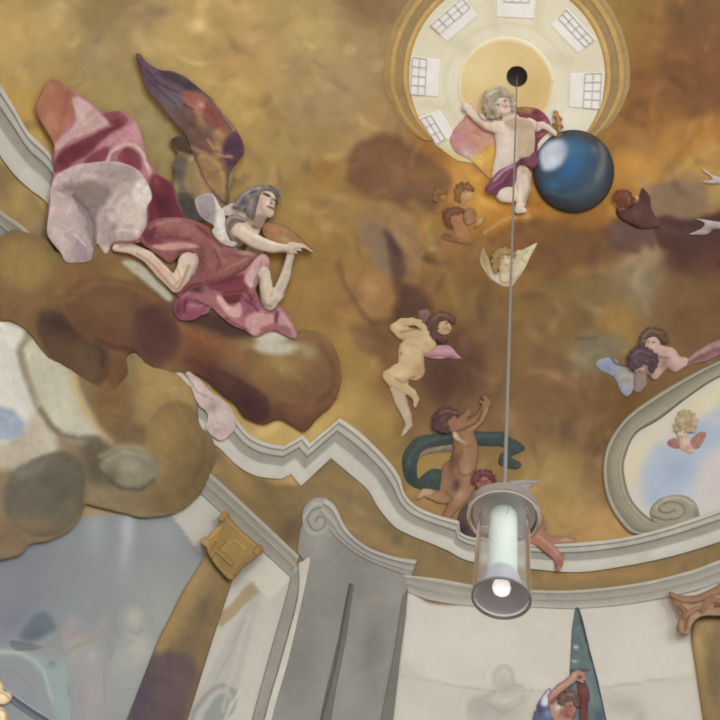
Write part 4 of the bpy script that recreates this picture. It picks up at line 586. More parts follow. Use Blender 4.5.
relief('hair', t, 'hair', '7E7069', [(232, 208), (236, 201), (240, 195), (246, 190), (254, 186.5), (262, 184.5), (270, 185), (276, 188), (279.5, 193), (280, 200), (277.5, 204), (277, 198), (274.5, 193), (269, 190.5), (263, 191.5), (260, 195), (258.5, 201), (256.5, 208), (254, 219), (250, 219), (248, 212), (242, 206), (236, 207)], limbs=[[(x, y, r, .02)] for x, y, r in ((238, 205, 3), (243, 200, 3.4), (242, 208, 2.6), (248, 194, 3.4), (250, 203, 3), (255, 190, 3.2), (249, 211, 2.8), (253, 215, 2.2), (262, 187, 2.6), (270, 187, 2.4), (277, 191, 2.2), (279, 197, 2))], T=.05, bw=4, step=.75, wob=.5, base=.9,
  lay=[E('564A52', 243, 203, 5, 4, -30, .8), L('52444C', [(240, 199), (250, 194), (256, 190)], 1.8, 1.5, .7), L('A4988E', [(243, 196), (252, 190), (260, 187.5)], 1.6, 1.2, .8), L('9C9084', [(250, 208), (252, 200)], 2, 1.5, .6), L('5A4A48', [(270, 186), (276, 190), (279, 197)], 2, 1.5, .7), L('62544F', [(253, 218), (255, 208), (258, 197)], 2, 1.5, .6), L('988C84', [(235, 205), (242, 197)], 1.8, 1.2, .7), E('B0A49A', 248, 196, 2, 1.5, -30, .7), E('94887E', 243, 206, 2, 2, 0, .6)])
# ------------------------------------------------------------------ the child and the globe
tone(2, -4, -8)
t = thing('painted_globe', 573, 171, 'large dark blue globe with a pale highlight and a small gilded cross on top', 'globe')
relief('sphere', t, 'globe', '3A5468', circ(573.5, 171.5, 40.8, 41.8), T=.5, bw=41, sharp=True,
  lay=[L('3B3C40', circ(573.5, 171.5, 40, 41, 40), 12, 7, .75), E('45464A', 590, 205, 26, 10, -20, .7), E('3C3C40', 560, 204, 24, 8, 20, .6), E('2E659C', 572, 165, 14, 20, 30, .85), E('3D7CA6', 576, 150, 12, 10, 0, .4), E('3C6C9A', 553, 185, 10, 6, 0, .6), P('B9C4D4', [(540, 150), (548, 142), (560, 140), (566, 148), (564, 160), (556, 168), (544, 170), (540, 162)], 4, .9), E('D2D9E2', 552, 160, 6, 6, 0, .7), E('7E93A8', 564, 148, 8, 10, 0, .4), P('7C7C74', [(600, 142), (606, 152), (605, 172), (598, 182), (594, 176), (600, 162)], 4, .55), E('51606C', 590, 186, 10, 6, -30, .5), L('5A6E80', [(545, 190), (565, 196), (590, 190)], 3, 3, .35), E('4A4A48', 584, 134, 20, 5, 15, .7), E('6E7472', 594, 150, 5, 5, 0, .5)])
relief('cross', t, 'gilt', 'A0703C', [[(556, 138), (557, 128), (553, 126), (552, 123), (557, 123), (556, 118), (552, 117), (556, 113), (554, 110), (558, 111), (559, 115), (563, 119), (560, 122), (564, 127), (560, 129), (562, 136)]], T=.04, bw=1.5, sharp=True, step=.6, lay=[L('CE9C62', [(556, 112), (559, 124), (559, 135)], 1.4, 1, .7), L('7A4A30', [(553, 124), (563, 127)], 1.2, 1, .6), E('6E4238', 559, 134, 4, 2.5, 0, .7)])
tone()
t = thing('painted_child', 510, 150, 'curly blond child with raised hand leaning on the blue globe, purple loincloth', 'child')
relief('cape', t, 'cloth', 'C58676', [(450, 138), (455, 128), (462, 120), (468, 115), (476, 122), (486, 129), (496, 133), (500, 142), (498, 158), (494, 180), (482, 172), (470, 160), (458, 154), (452, 147)], T=.04, bw=8, lay=[E('C08084', 458, 136, 9, 9, 0, .7), E('C6A49E', 468, 154, 10, 7, 20, .85), E('CB9470', 482, 140, 10, 8, 20, .7), P('D29C40', [(484, 150), (497, 146), (496, 180), (484, 172), (474, 162)], 5, .9), E('DDB85A', 476, 160, 8, 6, 20, .6)], folds=[([(460, 128), (476, 138), (494, 142)], .02, 4)])
relief('cloak', t, 'cloth', '86414F', [(514, 110), (520, 107), (530, 107), (540, 110), (548, 118), (551, 128), (545, 135), (538, 144), (538, 158), (531, 162), (528, 140), (524, 122)], T=.05, bw=6, lay=[P('A36E42', [(514, 110), (520, 107), (531, 107), (534, 112), (522, 114)], 2, .9), E('5E2C38', 535, 112, 5, 4, 30, .7), L('B9727A', [(546, 120), (549, 128), (540, 136)], 2, 1.5, .6), E('6A2E3C', 534, 150, 3, 10, 0, .6)], folds=[([(526, 110), (540, 116), (546, 128)], .025, 3), ([(541, 130), (535, 142), (534, 156)], .02, 2)])
relief('body', t, 'skin', 'D8BEA8', [(494, 130), (500, 124), (510, 118), (520, 117), (529, 120), (534, 127), (535, 140), (534, 152), (531, 160), (522, 166), (505, 172), (494, 180), (491.5, 178), (493, 165), (496, 150)], limbs=[
   [(503, 104, 11.5, .06), (506, 107, 10.5, .06)], [(508, 112, 7, .02), (511, 122, 9, .02)],
   [(500, 128, 7, .03), (488, 125, 6, .05), (478, 118, 5, .06), (470, 112, 3.6, .06), (467, 108, 3.4, .06)], *fingers((467, 107, 466, 104.5, 464, 103.5, 1.3, .07), (468, 107, 469, 104, 470.5, 102, 1.3, .07), (466.5, 108, 464.5, 106.5, 463, 106, 1.2, .07), (468.5, 109, 471, 107.5, 472.5, 106, 1.2, .07), (466, 109, 464, 108.5, 463, 109, 1.1, .07)),
   [(529, 124, 6, .02), (537, 127, 4.6, .05), (542, 125, 3.4, .06), (548, 128, 2.8, .06), (556, 134, 2.4, .06), (560, 135, 2, .06)],
   [(508, 180, 10, 0), (505, 193, 9.5, .03), (510, 196, 7, .02)], [(519, 168, 8, 0), (523, 176, 8, .04), (524, 188, 6.8, .04), (521, 203, 4.6, .03), (518, 210, 3.4, .03), (524, 210.5, 2.6, .03)]], T=.14, bw=18, step=.75,
  lay=[P('C3A486', [(517, 126), (530, 122), (535, 135), (534, 152), (528, 162), (518, 160)], 3, .75), P('B8977A', [(505, 122), (516, 117), (528, 120), (533, 128), (524, 130), (512, 130)], 2.5, .75), E('E0C9BA', 503, 148, 8, 18, 5, .7), E('DDC4B4', 502, 170, 6, 10, 0, .6), E('B99678', 528, 152, 4, 6, 0, .4), E('9A7A60', 521, 158, 3, 2, 0, .5), E('E3D0BA', 503, 195, 6, 5, 0, .6), E('E6D6C2', 520, 195, 3, 12, 0, .7), L('A98A6A', [(528, 172), (530, 186), (525, 202)], 3, 2.5, .7), E('A98C6C', 524, 170, 4, 5, 0, .5), L('8A6A5A', [(476, 110), (483, 119), (492, 121)], 2, 1.5, .7), E('DFC0A8', 484, 124, 8, 3, 25, .6), L('B08A72', [(478, 122), (488, 130), (496, 133)], 2, 1.5, .5),
    E('E2C2AE', 503, 108, 5, 5, 0, .7), E('D0948A', 507, 106, 4, 3, 0, .6), E('5A4444', 498.2, 104.3, 1.5, 1.2, 0, .9), E('5A4444', 505, 101, 2, 1.3, -30, .9), E('B8685E', 505.5, 106.5, 1.8, 1.2, 0, .8), E('C08878', 502.5, 105, 1.2, 1.6, -20, .7), L('A87C6C', [(498, 113), (506, 114), (513, 111)], 1.8, 1.2, .5), E('D8A8A0', 540, 126, 4, 3, 0, .6), L('A06A6A', [(537, 122), (536, 130)], 1.3, 1, .5)])
relief('hair', t, 'hair', 'A8977A', [(484, 106), (484, 98), (488, 92), (494, 89), (500, 87.5), (507, 90), (512, 95), (514, 103), (513, 110), (511, 104), (508, 97), (502, 95.5), (496, 97), (494, 102), (496, 110), (498, 115), (493, 117), (487, 114)], curl=4, T=.05, bw=4, step=.75, wob=.7, lay=[L('6E5C4A', [(486, 100), (490, 108), (494, 115)], 1.6, 1.2, .6), L('CBB99A', [(488, 95), (496, 91), (505, 92)], 1.8, 1.2, .7), E('7A6450', 492, 113, 3, 3, 0, .6), E('86705A', 500, 90, 3, 2, 0, .6), E('8A7660', 511, 98, 2, 4, 0, .5), E('C4B090', 489, 104, 2, 3, 0, .6)], folds=[([(487, 98), (494, 92), (504, 91)], .02, 1.3), ([(488, 110), (490, 102), (496, 96)], .02, 1.3)])
relief('loincloth', t, 'cloth', '7C4256', [(485, 190), (490, 182), (493, 177), (500, 170), (508, 166), (516, 162), (522, 158), (530, 156), (534, 152), (537, 157), (539, 162), (534, 168), (527, 166), (520, 165), (517, 170), (516, 180), (513, 186), (506, 187), (500, 190), (496, 195)], T=.05, bw=4, step=.75, folds=[([(488, 188), (500, 176), (516, 164)], .03, 2), ([(498, 190), (508, 178), (516, 170)], .025, 2), ([(520, 162), (532, 160)], .02, 2)],
  lay=[L('B98896', [(494, 180), (504, 171), (514, 165)], 3, 1.8, .75), L('9A5C70', [(488, 190), (498, 184), (506, 176)], 2, 1.5, .7), L('5A2A40', [(494, 190), (504, 182), (512, 172)], 2, 1.5, .6), E('4A3030', 521, 161, 3.5, 2.5, -20, .8), E('8A4658', 532, 163, 4, 4, 0, .6)])

# ------------------------------------------------------------------ small heads around the child
def cherub_head(label, x, y, r, face, hair, hdir, eyes, skin='wing', group=None):
    t = thing('painted_cherub', x, y, label, 'cherub')
    return t
t = thing('painted_cherub', 464, 193, 'small ochre cherub head, upper right of the little group left of the purple loincloth', 'cherub')
relief('body', t, 'skin', 'C0925A', None, limbs=[[(466, 194, 7, .03)], [(464, 198, 5, 0), (461, 207, 7, -.02), (458, 214, 6, -.03)]], step=.75, kz=.22, lay=[E('B0783F', 460, 208, 8, 8, 0, .8), E('7A4C30', 464.5, 192.5, 1.2, 1, 0, .8), E('7A4C30', 468.5, 192, 1.2, 1, 0, .8), E('A86848', 467.5, 197, 1.4, .9, 0, .7), E('D2A868', 469, 195, 3, 3, 0, .6)])
relief('hair', t, 'hair', '8A5A36', [(456, 196), (457, 188), (462, 184), (469, 185), (472, 189), (467, 188), (462, 190), (460, 196), (459, 201)], curl=4, T=.03, bw=3, step=.75, kz=.22, lay=[L('A87648', [(458, 192), (463, 187), (469, 187)], 1.4, 1, .6)])
t = thing('painted_cherub', 455, 217, 'small reddish cherub head leaning left, lower one of the pair left of the child', 'cherub')
relief('wing', t, 'wing', '9A6C44', [[(464, 222), (463, 214), (467, 208), (473, 208), (477, 214), (475, 221), (469, 225)], [(441, 237), (446, 232), (456, 232), (464, 238), (472, 240), (468, 244), (456, 242), (446, 240)], [(474, 226), (480, 217), (486, 218), (482, 224), (476, 228)]], T=.03, bw=4, step=.75, kz=.22, lay=[E('C49A5C', 480, 221, 5, 4, -30, .9), E('7C5034', 448, 236, 6, 3, 10, .8), E('A8764C', 470, 214, 4, 5, 0, .7), L('7A4E34', [(464, 222), (463, 213), (469, 208)], 1.4, 1, .6), L('7A4E34', [(456, 233), (466, 238)], 1.4, 1, .5)])
relief('body', t, 'skin', 'AC6E48', None, limbs=[[(455, 217, 8, .03)], [(457, 222, 6, 0), (461, 232, 7, -.02), (466, 238, 4, -.02)]], step=.75, kz=.22, lay=[E('B07A4A', 462, 232, 8, 7, 0, .8), E('6A3C2C', 453, 215, 1.3, 1, 0, .8), E('6A3C2C', 458, 215, 1.3, 1, 0, .8), E('8A4838', 456, 220, 1.5, .9, 0, .7), E('BC8058', 458, 219, 3, 3, 0, .5)])
relief('hair', t, 'hair', '7A4834', [(446, 222), (445, 214), (449, 209), (456, 208), (462, 211), (456, 212), (451, 214), (449, 220), (450, 226)], curl=4, T=.03, bw=3, step=.75, kz=.22, lay=[L('98664A', [(447, 216), (451, 211), (458, 210)], 1.4, 1, .6)])
t = thing('painted_cherub', 442, 195, 'faint brown cherub face half lost in the golden cloud, leftmost of the small heads', 'cherub')
relief('body', t, 'skin', 'bg', None, limbs=[[(441, 196, 7, .01)], [(440, 203, 5, 0), (437, 210, 4, -.02)]], step=.75, kz=.22, lay=[E('9A6C3E', 437, 196, 5, 6, 0, .8), E('B5824A', 444, 197, 3, 3, 0, .7), E('7A5030', 442, 193.5, 1.2, .9, 0, .6)])
relief('hair', t, 'hair', '8C5E36', [(434, 198), (436, 191), (441, 189), (447, 192), (442, 193), (438, 196), (437, 201)], curl=4, T=.02, bw=2.5, step=.75, kz=.22)
t = thing('painted_cherub', 505, 262, 'pale cherub head with cream wings spread to both sides, under the standing child', 'cherub')
relief('wing', t, 'wing', 'C8B78C', [(516, 252), (522, 250), (530, 246), (537, 243), (534, 250), (530, 257), (526, 266), (521, 274), (516, 281), (511, 287), (508, 284), (511, 270)], T=.04, bw=5, step=.75, folds=[([(532, 247), (522, 262), (512, 282)], .02, 2)], lay=[L('A9935F', [(528, 250), (519, 266), (511, 283)], 1.4, 1.2, .6), L('E0D3AE', [(534, 246), (524, 258), (514, 276)], 2, 1.4, .6)])
relief('wing', t, 'wing', 'BDA878', [(483, 248), (486, 252), (490, 262), (496, 270), (504, 276), (509, 284), (505, 287), (497, 283), (489, 277), (484, 270), (480, 262), (481, 254)], T=.04, bw=5, step=.75, folds=[([(484, 254), (490, 270), (504, 283)], .02, 2)], lay=[P('A98C58', [(483, 248), (488, 256), (486, 266), (481, 262)], 2, .7), P('D8CBA8', [(490, 268), (500, 274), (508, 284), (500, 284), (491, 277)], 2, .85)])
relief('body', t, 'skin', 'CBAE80', None, limbs=[[(505, 260, 9, .04), (504, 266, 7, .03)], [(504, 268, 6, 0), (505, 278, 6, -.01)]], step=.75, lay=[E('D6C09A', 504, 276, 8, 6, 0, .8), E('A87E50', 498, 262, 4, 8, 0, .6), E('6E5238', 503, 258.5, 1.4, 1, 0, .7), E('6E5238', 508.5, 258, 1.4, 1, 0, .7), E('A86E52', 506.5, 264.5, 1.7, .9, 0, .6), E('DDC8A0', 508, 261, 3, 3, 0, .6)])
relief('hair', t, 'hair', '9C7A48', [(493, 268), (493, 258), (496, 251), (503, 248), (511, 250), (514, 256), (509, 254), (503, 254), (499, 258), (497, 266), (496, 272)], curl=4, T=.03, bw=3, step=.75, wob=.5, lay=[L('C0A068', [(495, 258), (500, 251), (509, 252)], 1.5, 1, .6)])

# ------------------------------------------------------------------ putto with folded arms
t = thing('painted_putto', 410, 365, 'pale yellow naked putto flying with bent knee and pink sash', 'putto')
relief('wing', t, 'wing', '86605A', [(418, 312), (421, 310), (427, 309), (430, 314), (427, 322), (423, 325)], T=.03, bw=3, base=.04, step=.75)
relief('sash', t, 'cloth', 'B67F86', [(420, 354), (428, 350), (437, 346), (444, 345), (450, 346), (454, 350), (457, 354), (461, 358), (456, 359), (448, 358), (440, 359), (430, 358)], T=.04, bw=4, base=.05, step=.75, folds=[([(428, 354), (440, 351), (454, 356)], .02, 2)], lay=[E('CC9AA0', 446, 350, 6, 3, 10, .7), L('8C5660', [(430, 356), (442, 356), (458, 358)], 1.5, 1.2, .6)])
relief('body', t, 'skin', 'C6A474', None, limbs=[[(440, 325, 9.5, .04), (444, 328, 7.5, .04)], [(434, 332, 6, 0), (420, 340, 10, .01), (411, 352, 13, .02), (411, 364, 13, .02), (414, 370, 11, .02)],
   [(416, 336, 7, .03), (402, 333, 6.5, .04), (395, 328, 5, .05), (402, 323, 4.6, .06), (412, 321.5, 3.8, .06), (418, 323, 3, .06)], *fingers((418, 323, 422, 324, 425, 325.5, 1.2, .07), (418, 324.5, 421.5, 326, 424, 327.5, 1.2, .07), (417, 325.5, 420, 327.5, 422, 329, 1.1, .07), (416, 322, 419, 320.5, 421.5, 321, 1.1, .07)),
   [(424, 328, 3.4, .06), (427, 336, 5.2, .06), (431, 345, 5, .05), (424, 350, 5, .02)],
   [(411, 370, 10, .03), (398, 372, 8, .05), (388, 376, 5.6, .06), (392, 381, 5.4, .06), (404, 388, 5, .06), (412, 393, 4.2, .05), (416, 399, 3, .05), (415, 406, 1.8, .05)],
   [(402, 380, 7, 0), (396, 388, 6, .01), (401, 402, 6.2, .02), (407, 416, 4.6, .02), (409, 425, 3.2, .02), (405, 431, 2.2, .02), (402, 435.5, 1.2, .02)]], step=.75, base=.06,
  lay=[E('D5B888', 400, 374, 10, 5, -15, .7), E('D2B384', 408, 352, 8, 10, 0, .5), E('B08A5E', 419, 370, 6, 8, 0, .6), L('8E6A48', [(396, 379), (404, 382), (414, 376)], 2, 2, .6), E('A05A44', 400.5, 354, 1.3, 1.3, 0, .7), P('BDA58A', [(394, 384), (402, 392), (410, 412), (411, 426), (402, 436), (402, 418), (395, 398)], 3, .85), L('A88C72', [(406, 398), (411, 414), (410, 426)], 2, 2, .5), L('8A6648', [(400, 332), (412, 330), (420, 330)], 1.8, 1.5, .6), E('D8BC90', 398, 326, 5, 3, 20, .6), L('A8845C', [(424, 352), (424, 364), (422, 374)], 3, 2.5, .5), E('D4B690', 428, 338, 3, 6, -20, .6), L('B08A66', [(405, 344), (418, 346)], 1.4, 1.5, .4), E('B88068', 446, 328, 4, 4, 0, .6), E('4E342C', 446.5, 323.5, 1.4, 1, 0, .8), E('8E4C40', 449, 330, 1.5, 1, 40, .7), E('C89A7C', 449, 326.5, 2, 2, 0, .6)])
relief('hair', t, 'hair', '6A483C', [(429, 326), (430, 319), (436, 314), (443, 312.5), (450, 315), (454, 320), (451, 322), (446, 319), (440, 320), (437, 326), (439, 334), (446, 338), (443, 341), (436, 339), (431, 334)], curl=4, T=.04, bw=3.5, step=.75, wob=.6, lay=[L('8E6A56', [(433, 320), (440, 315), (449, 317)], 1.5, 1, .6), E('523430', 442, 339, 4, 2, 0, .5), E('50342E', 432, 328, 2, 4, 0, .6)], folds=[([(432, 322), (440, 315), (450, 317)], .015, 1.2)])

# ------------------------------------------------------------------ brown putto with green drapery
t = thing('painted_putto', 465, 460, 'brown-skinned putto seen from behind reaching upward, wrapped in swirling green drapery', 'putto')
relief('drapery', t, 'cloth', '404A45', [[(452, 433), (452, 444), (440, 446), (428, 448), (420, 455), (417, 466), (418, 478), (424, 474), (432, 469), (442, 470), (450, 476), (455, 484), (448, 490), (436, 492), (424, 490), (414, 487), (406, 480), (402.5, 468), (403, 455), (409, 445), (418, 437), (432, 434)], [(473, 432), (488, 432), (505, 432), (509, 437), (518, 441), (525, 448), (519, 453), (511, 457), (521, 463), (518, 469), (508, 468), (499, 464), (500, 455), (505, 450), (500, 446), (488, 446), (475, 444)]], T=.06, bw=6, base=.05, step=.75,
  folds=[([(452, 438), (430, 440), (414, 450), (409, 468), (415, 482)], .03, 3), ([(430, 476), (445, 482)], .03, 4), ([(476, 438), (500, 440), (518, 448)], .025, 3)],
  lay=[L('55625C', [(450, 437), (430, 440), (414, 450), (408, 466)], 3, 2.5, .55), E('333B39', 445, 486, 8, 4, 10, .7), E('4C5A54', 434, 476, 8, 5, -20, .6), E('323A3A', 412, 478, 5, 8, 0, .5), L('363F42', [(476, 443), (498, 445), (504, 450)], 2.5, 2, .6), E('48545A', 516, 447, 6, 4, 20, .6), L('54625C', [(476, 436), (500, 436)], 2.5, 2, .5), E('37443F', 508, 463, 6, 4, 10, .6)])
relief('lining', t, 'cloth', '7E6A58', [(417, 455), (425, 449), (440, 446), (452, 444), (452, 451), (438, 452), (424, 455), (417, 459)], T=.02, bw=3, base=.05, step=.75, lay=[L('A08C74', [(420, 454), (436, 449), (450, 446)], 1.5, 1.2, .6)])
relief('body', t, 'skin', '946A4A', None, limbs=[[(447, 420, 11, .05), (454, 420, 8.5, .05)], [(456, 428, 7, .02), (463, 436, 11, .03), (466, 448, 12, .03), (464, 460, 13, .03), (462, 468, 14, .03)],
   [(462, 432, 7, .03), (471, 426, 6, .05), (479, 419, 5, .06), (484, 411, 4, .06), (486, 405, 3.4, .06)], *fingers((486, 404, 485, 400, 482.5, 396, 1.3, .07), (487, 404, 487, 400, 485.5, 396.5, 1.3, .07), (488, 405, 489, 402, 488, 399, 1.2, .07), (484, 405, 481.5, 402.5, 480, 401, 1.1, .07), (488, 406, 490, 404.5, 490, 402, 1, .07)),
   [(456, 424, 4, 0), (463, 419, 3.4, .02), (467, 414, 2.8, .02)], *fingers((466, 414, 467, 411, 468.5, 409, 1, .03), (468, 414, 470, 412, 471.5, 411, 1, .03), (467, 415, 469, 415, 470.5, 415.5, .9, .03)),
   [(464, 470, 12, .03), (466, 484, 10, .04), (463, 494, 8, .04), (455, 504, 6, .04), (448, 514, 4.6, .04), (444, 520, 4, .03)], [(452, 470, 10, .0), (448, 486, 9, 0), (452, 498, 7, -.01), (440, 497, 6.5, .0), (430, 494, 5, .02), (424, 492, 3.6, .02), (418, 497.5, 2, .02)]], step=.75, base=.08,
  lay=[E('A87C56', 466, 446, 6, 12, 0, .6), E('6E4A36', 453, 462, 6, 14, 10, .7), L('64422F', [(456, 432), (466, 428), (476, 422), (482, 412)], 2, 1.5, .7), L('B58A64', [(470, 430), (481, 421), (487, 409)], 2, 1.5, .6), E('B08462', 467, 472, 6, 10, 0, .6), L('6A4632', [(475, 470), (470, 474), (462, 476)], 1.8, 1.5, .5), E('60402F', 456, 486, 5, 8, 0, .7), L('5A3A2C', [(462, 450), (458, 462), (460, 474)], 1.6, 2, .4), E('B08664', 460, 494, 6, 8, 30, .6), P('B09068', [(416, 498), (422, 489), (430, 488), (434, 492), (426, 496)], 2, .7), E('A27C54', 438, 498, 10, 5, 0, .6), L('5E3E30', [(446, 492), (452, 498), (446, 504)], 1.5, 1.5, .5), E('9E5E4E', 455, 421, 4, 5, 0, .7), E('4E2C28', 457, 418.5, 1.2, .9, 0, .7), E('B07860', 459, 424, 2, 2, 0, .5), L('7A5038', [(455, 440), (462, 446), (472, 446)], 1.5, 1.5, .4)])
relief('hair', t, 'hair', '5E3E38', [(433, 424), (434, 416), (440, 410), (448, 408), (456, 411), (459, 416), (454, 415), (449, 419), (447, 426), (448, 432), (441, 431), (435, 428)], curl=4, T=.04, bw=4, step=.75, wob=.6, lay=[L('8A6652', [(440, 413), (448, 411), (456, 413)], 1.8, 1.2, .6), E('44304A', 435, 421, 3, 5, 0, .6), L('80604C', [(441, 420), (446, 416)], 1.8, 1.2, .6), E('7E5C48', 446, 424, 3, 3, 0, .5)], folds=[([(436, 418), (444, 412), (455, 413)], .015, 1.3), ([(440, 428), (442, 420), (450, 414)], .015, 1.3)])
relief('strap', t, 'cloth', 'B89A78', [(453, 433), (456, 432), (460, 438), (465, 442), (464, 444), (457, 441), (453, 437)], T=.02, bw=1.5, step=.6)

# ------------------------------------------------------------------ putto half hidden by the lamp
t = thing('painted_putto', 520, 515, 'red-headed putto mostly behind the hanging lamp, one bare leg over the cornice', 'putto')
relief('wing', t, 'wing', 'AA9890', [(500, 488), (508, 482), (520, 480), (531, 480), (540, 482), (536, 485), (528, 488), (532, 494), (520, 498), (508, 498)], T=.03, bw=3, base=.05, step=.75, lay=[L('7E6A66', [(508, 486), (522, 484), (538, 483)], 1.2, 1, .6), E('C2B2AA', 516, 490, 6, 4, 0, .6)])
relief('drapery', t, 'cloth', '5A443E', [(458, 516), (464, 506), (474, 500), (484, 502), (490, 515), (486, 538), (474, 541), (464, 534), (459, 528)], T=.05, bw=6, base=.06, step=.75, lay=[E('3E2E30', 464, 530, 6, 6, 0, .7), E('6E5450', 474, 512, 8, 8, 0, .6)])
relief('body', t, 'skin', 'A8705A', None, limbs=[[(484, 481, 9.5, .04), (486, 486, 8, .03)], [(490, 492, 8, 0), (505, 505, 14, 0), (518, 520, 15, 0), (528, 532, 11, .02), (540, 540, 7.5, .04), (550, 549, 6.2, .05), (557, 556, 4.6, .05), (559, 563, 4, .05), (557.5, 569, 2.6, .05)], [(557, 557, 4, .04), (562, 557.5, 2.8, .05)], [(515, 508, 9, 0), (532, 512, 6, .02), (540, 520, 4.4, .03), (543, 526, 3.2, .03), (541, 531, 2.4, .03)], [(530, 530, 8, 0), (548, 539, 4, .01), (562, 540, 3.6, .02), (574, 540.5, 2.4, .02)]], step=.75,
  lay=[L('7E4A3E', [(536, 546), (548, 556), (556, 566)], 2.5, 2, .6), L('C08E76', [(538, 536), (550, 545), (558, 554)], 2.5, 2, .6), E('905848', 559, 562, 4, 5, 0, .5), E('8E5444', 484, 483, 7, 6, 0, .8), E('5A2E2C', 481, 481, 1.3, 1, 0, .7), E('5A2E2C', 486.5, 481, 1.3, 1, 0, .7), E('7E3E36', 484, 486.5, 1.6, 1, 0, .7), E('7A5040', 541, 524, 4, 5, 0, .5), E('BE9278', 566, 540, 8, 2, 0, .6), E('C08A74', 484, 478, 3, 2, 0, .4)])
relief('hair', t, 'hair', '6C3C38', [(473, 482), (474, 475), (480, 471), (488, 471), (494, 476), (495, 483), (490, 478), (483, 476), (477, 480)], curl=4, T=.03, bw=3, step=.75, wob=.5, lay=[L('8E5A52', [(476, 478), (482, 473), (490, 474)], 1.4, 1, .6)])

# ------------------------------------------------------------------ figures at the right
t = thing('painted_seated_figure', 635, 212, 'dark red-brown figure seen from behind, beside the dark cloud right of the globe', 'figure')
relief('robe', t, 'cloth', '5E3C36', [(616, 209), (622, 206), (633, 203), (639, 196), (642, 188), (646, 191), (650, 197), (652, 210), (660, 224), (654, 228), (640, 229), (628, 224), (618, 217)], T=.06, bw=7, base=.04, lay=[E('4A2E2E', 645, 198, 5, 8, 0, .7), E('6E4A44', 636, 213, 8, 6, 0, .7), L('382424', [(617, 212), (624, 221), (640, 227)], 2.5, 1.5, .85), E('6A4640', 655, 224, 8, 4, 0, .5)], folds=[([(622, 210), (634, 212), (646, 202)], .025, 3), ([(624, 216), (640, 220), (654, 224)], .02, 3)])
relief('body', t, 'skin', '9C6644', None, limbs=[[(624, 199, 8.5, .04), (621, 202, 7, .04)], [(622, 206, 5, .02), (630, 212, 8, -.05)], [(636, 199, 3.2, .02), (634, 204, 4, -.02)]], step=.75, base=.05, lay=[E('C49A6A', 614.5, 203, 3, 5, 0, .85), E('C89E6E', 637, 197, 3, 3, 0, .8), E('5A342C', 617.5, 200, 1.2, .9, 0, .7)])
relief('hair', t, 'hair', '743E2C', [(615, 200), (616, 194), (622, 190.5), (629, 192), (633, 198), (633, 204), (627, 206), (620, 205)], curl=4, T=.04, bw=4, step=.75, lay=[E('884E36', 624, 196, 5, 4, 0, .6), E('5C3026', 631, 202, 3, 4, 0, .6)])
t = relief('painted_figure', None, 'skin', 'B9A69C', [(702, 169), (707, 171), (712, 175), (720, 177), (740, 180), (740, 186), (720, 184), (711, 184), (703, 182.5), (704, 180.5), (711, 180), (710, 176), (705, 173)], T=.04, bw=3, base=.04, step=.75, lay=[E('8E7C70', 707, 179, 4, 2, 0, .6)])
tag(t, 'pale foot kicking in from the right edge, the upper of two, over golden sky', 'foot')
t = relief('painted_figure', None, 'skin', 'AA9890', [(696, 219), (704, 219.5), (713, 221), (722, 222), (740, 222), (740, 231), (722, 229.5), (713, 230), (707, 234.5), (698, 235), (689, 234.5), (695, 231.5), (702, 228), (704, 223)], T=.05, bw=3.5, base=.04, step=.75, lay=[E('8A7670', 712, 229, 10, 2, 0, .6), E('C4B4AA', 708, 222, 8, 2, 0, .5)])
tag(t, 'pale foot from the right edge, the lower of two, against the dark brown cloud', 'foot')
t = thing('painted_cherub', 655, 345, 'pinkish cherub with brown hair above the dark-haired one, over the scrolled frame', 'cherub')
relief('drapery', t, 'cloth', '9A6A66', [(676, 366), (688, 358), (698, 350), (708, 344), (720, 339), (740, 333), (740, 352), (722, 354), (708, 361), (694, 364), (682, 369)], T=.05, bw=5, base=.04, step=.75, lay=[L('7A4E4E', [(690, 362), (706, 354), (724, 348)], 3, 2, .6), L('BA8C86', [(688, 360), (702, 351), (720, 344)], 2.5, 2, .7), E('75585A', 716, 348, 6, 4, 0, .5)], folds=[([(682, 365), (704, 354), (724, 346)], .025, 2.5)])
relief('body', t, 'skin', 'BF9A8A', None, limbs=[[(652, 343, 8, .04), (651, 347, 6.5, .04)], [(657, 350, 6, .02), (668, 357, 10, .03), (675, 364, 8, .02), (684, 362, 5, .01)], [(668, 356, 6, .03), (662, 366, 5, .05), (655, 376, 4, .05)]], step=.75, base=.05, lay=[E('CFA890', 652, 346, 4, 4, 0, .7), E('543A34', 648.5, 342, 1.3, 1, 0, .8), E('543A34', 654, 342.5, 1.3, 1, 0, .8), E('8E5248', 650, 349, 1.6, .9, 0, .7), E('9A6E66', 664, 364, 4, 7, 30, .6), L('6E4844', [(656, 356), (664, 358), (672, 356)], 1.6, 1.5, .6), E('CCA89A', 672, 356, 5, 4, 0, .6), E('A87A70', 670, 368, 6, 3, 0, .5)])
relief('hair', t, 'hair', '664A38', [(640, 342), (642, 334), (649, 329), (658, 329), (665, 334), (667, 342), (663, 340), (657, 336), (650, 336), (645, 340), (643, 346)], curl=4, T=.04, bw=3.5, step=.75, wob=.6, lay=[L('8E7058', [(644, 337), (651, 331), (661, 333)], 1.6, 1, .6), E('A88670', 644, 341, 2, 2, 0, .6)])
t = thing('painted_cherub', 642, 362, 'dark-haired cherub bowing its head over a blue-grey wing, above the frame scroll', 'cherub')
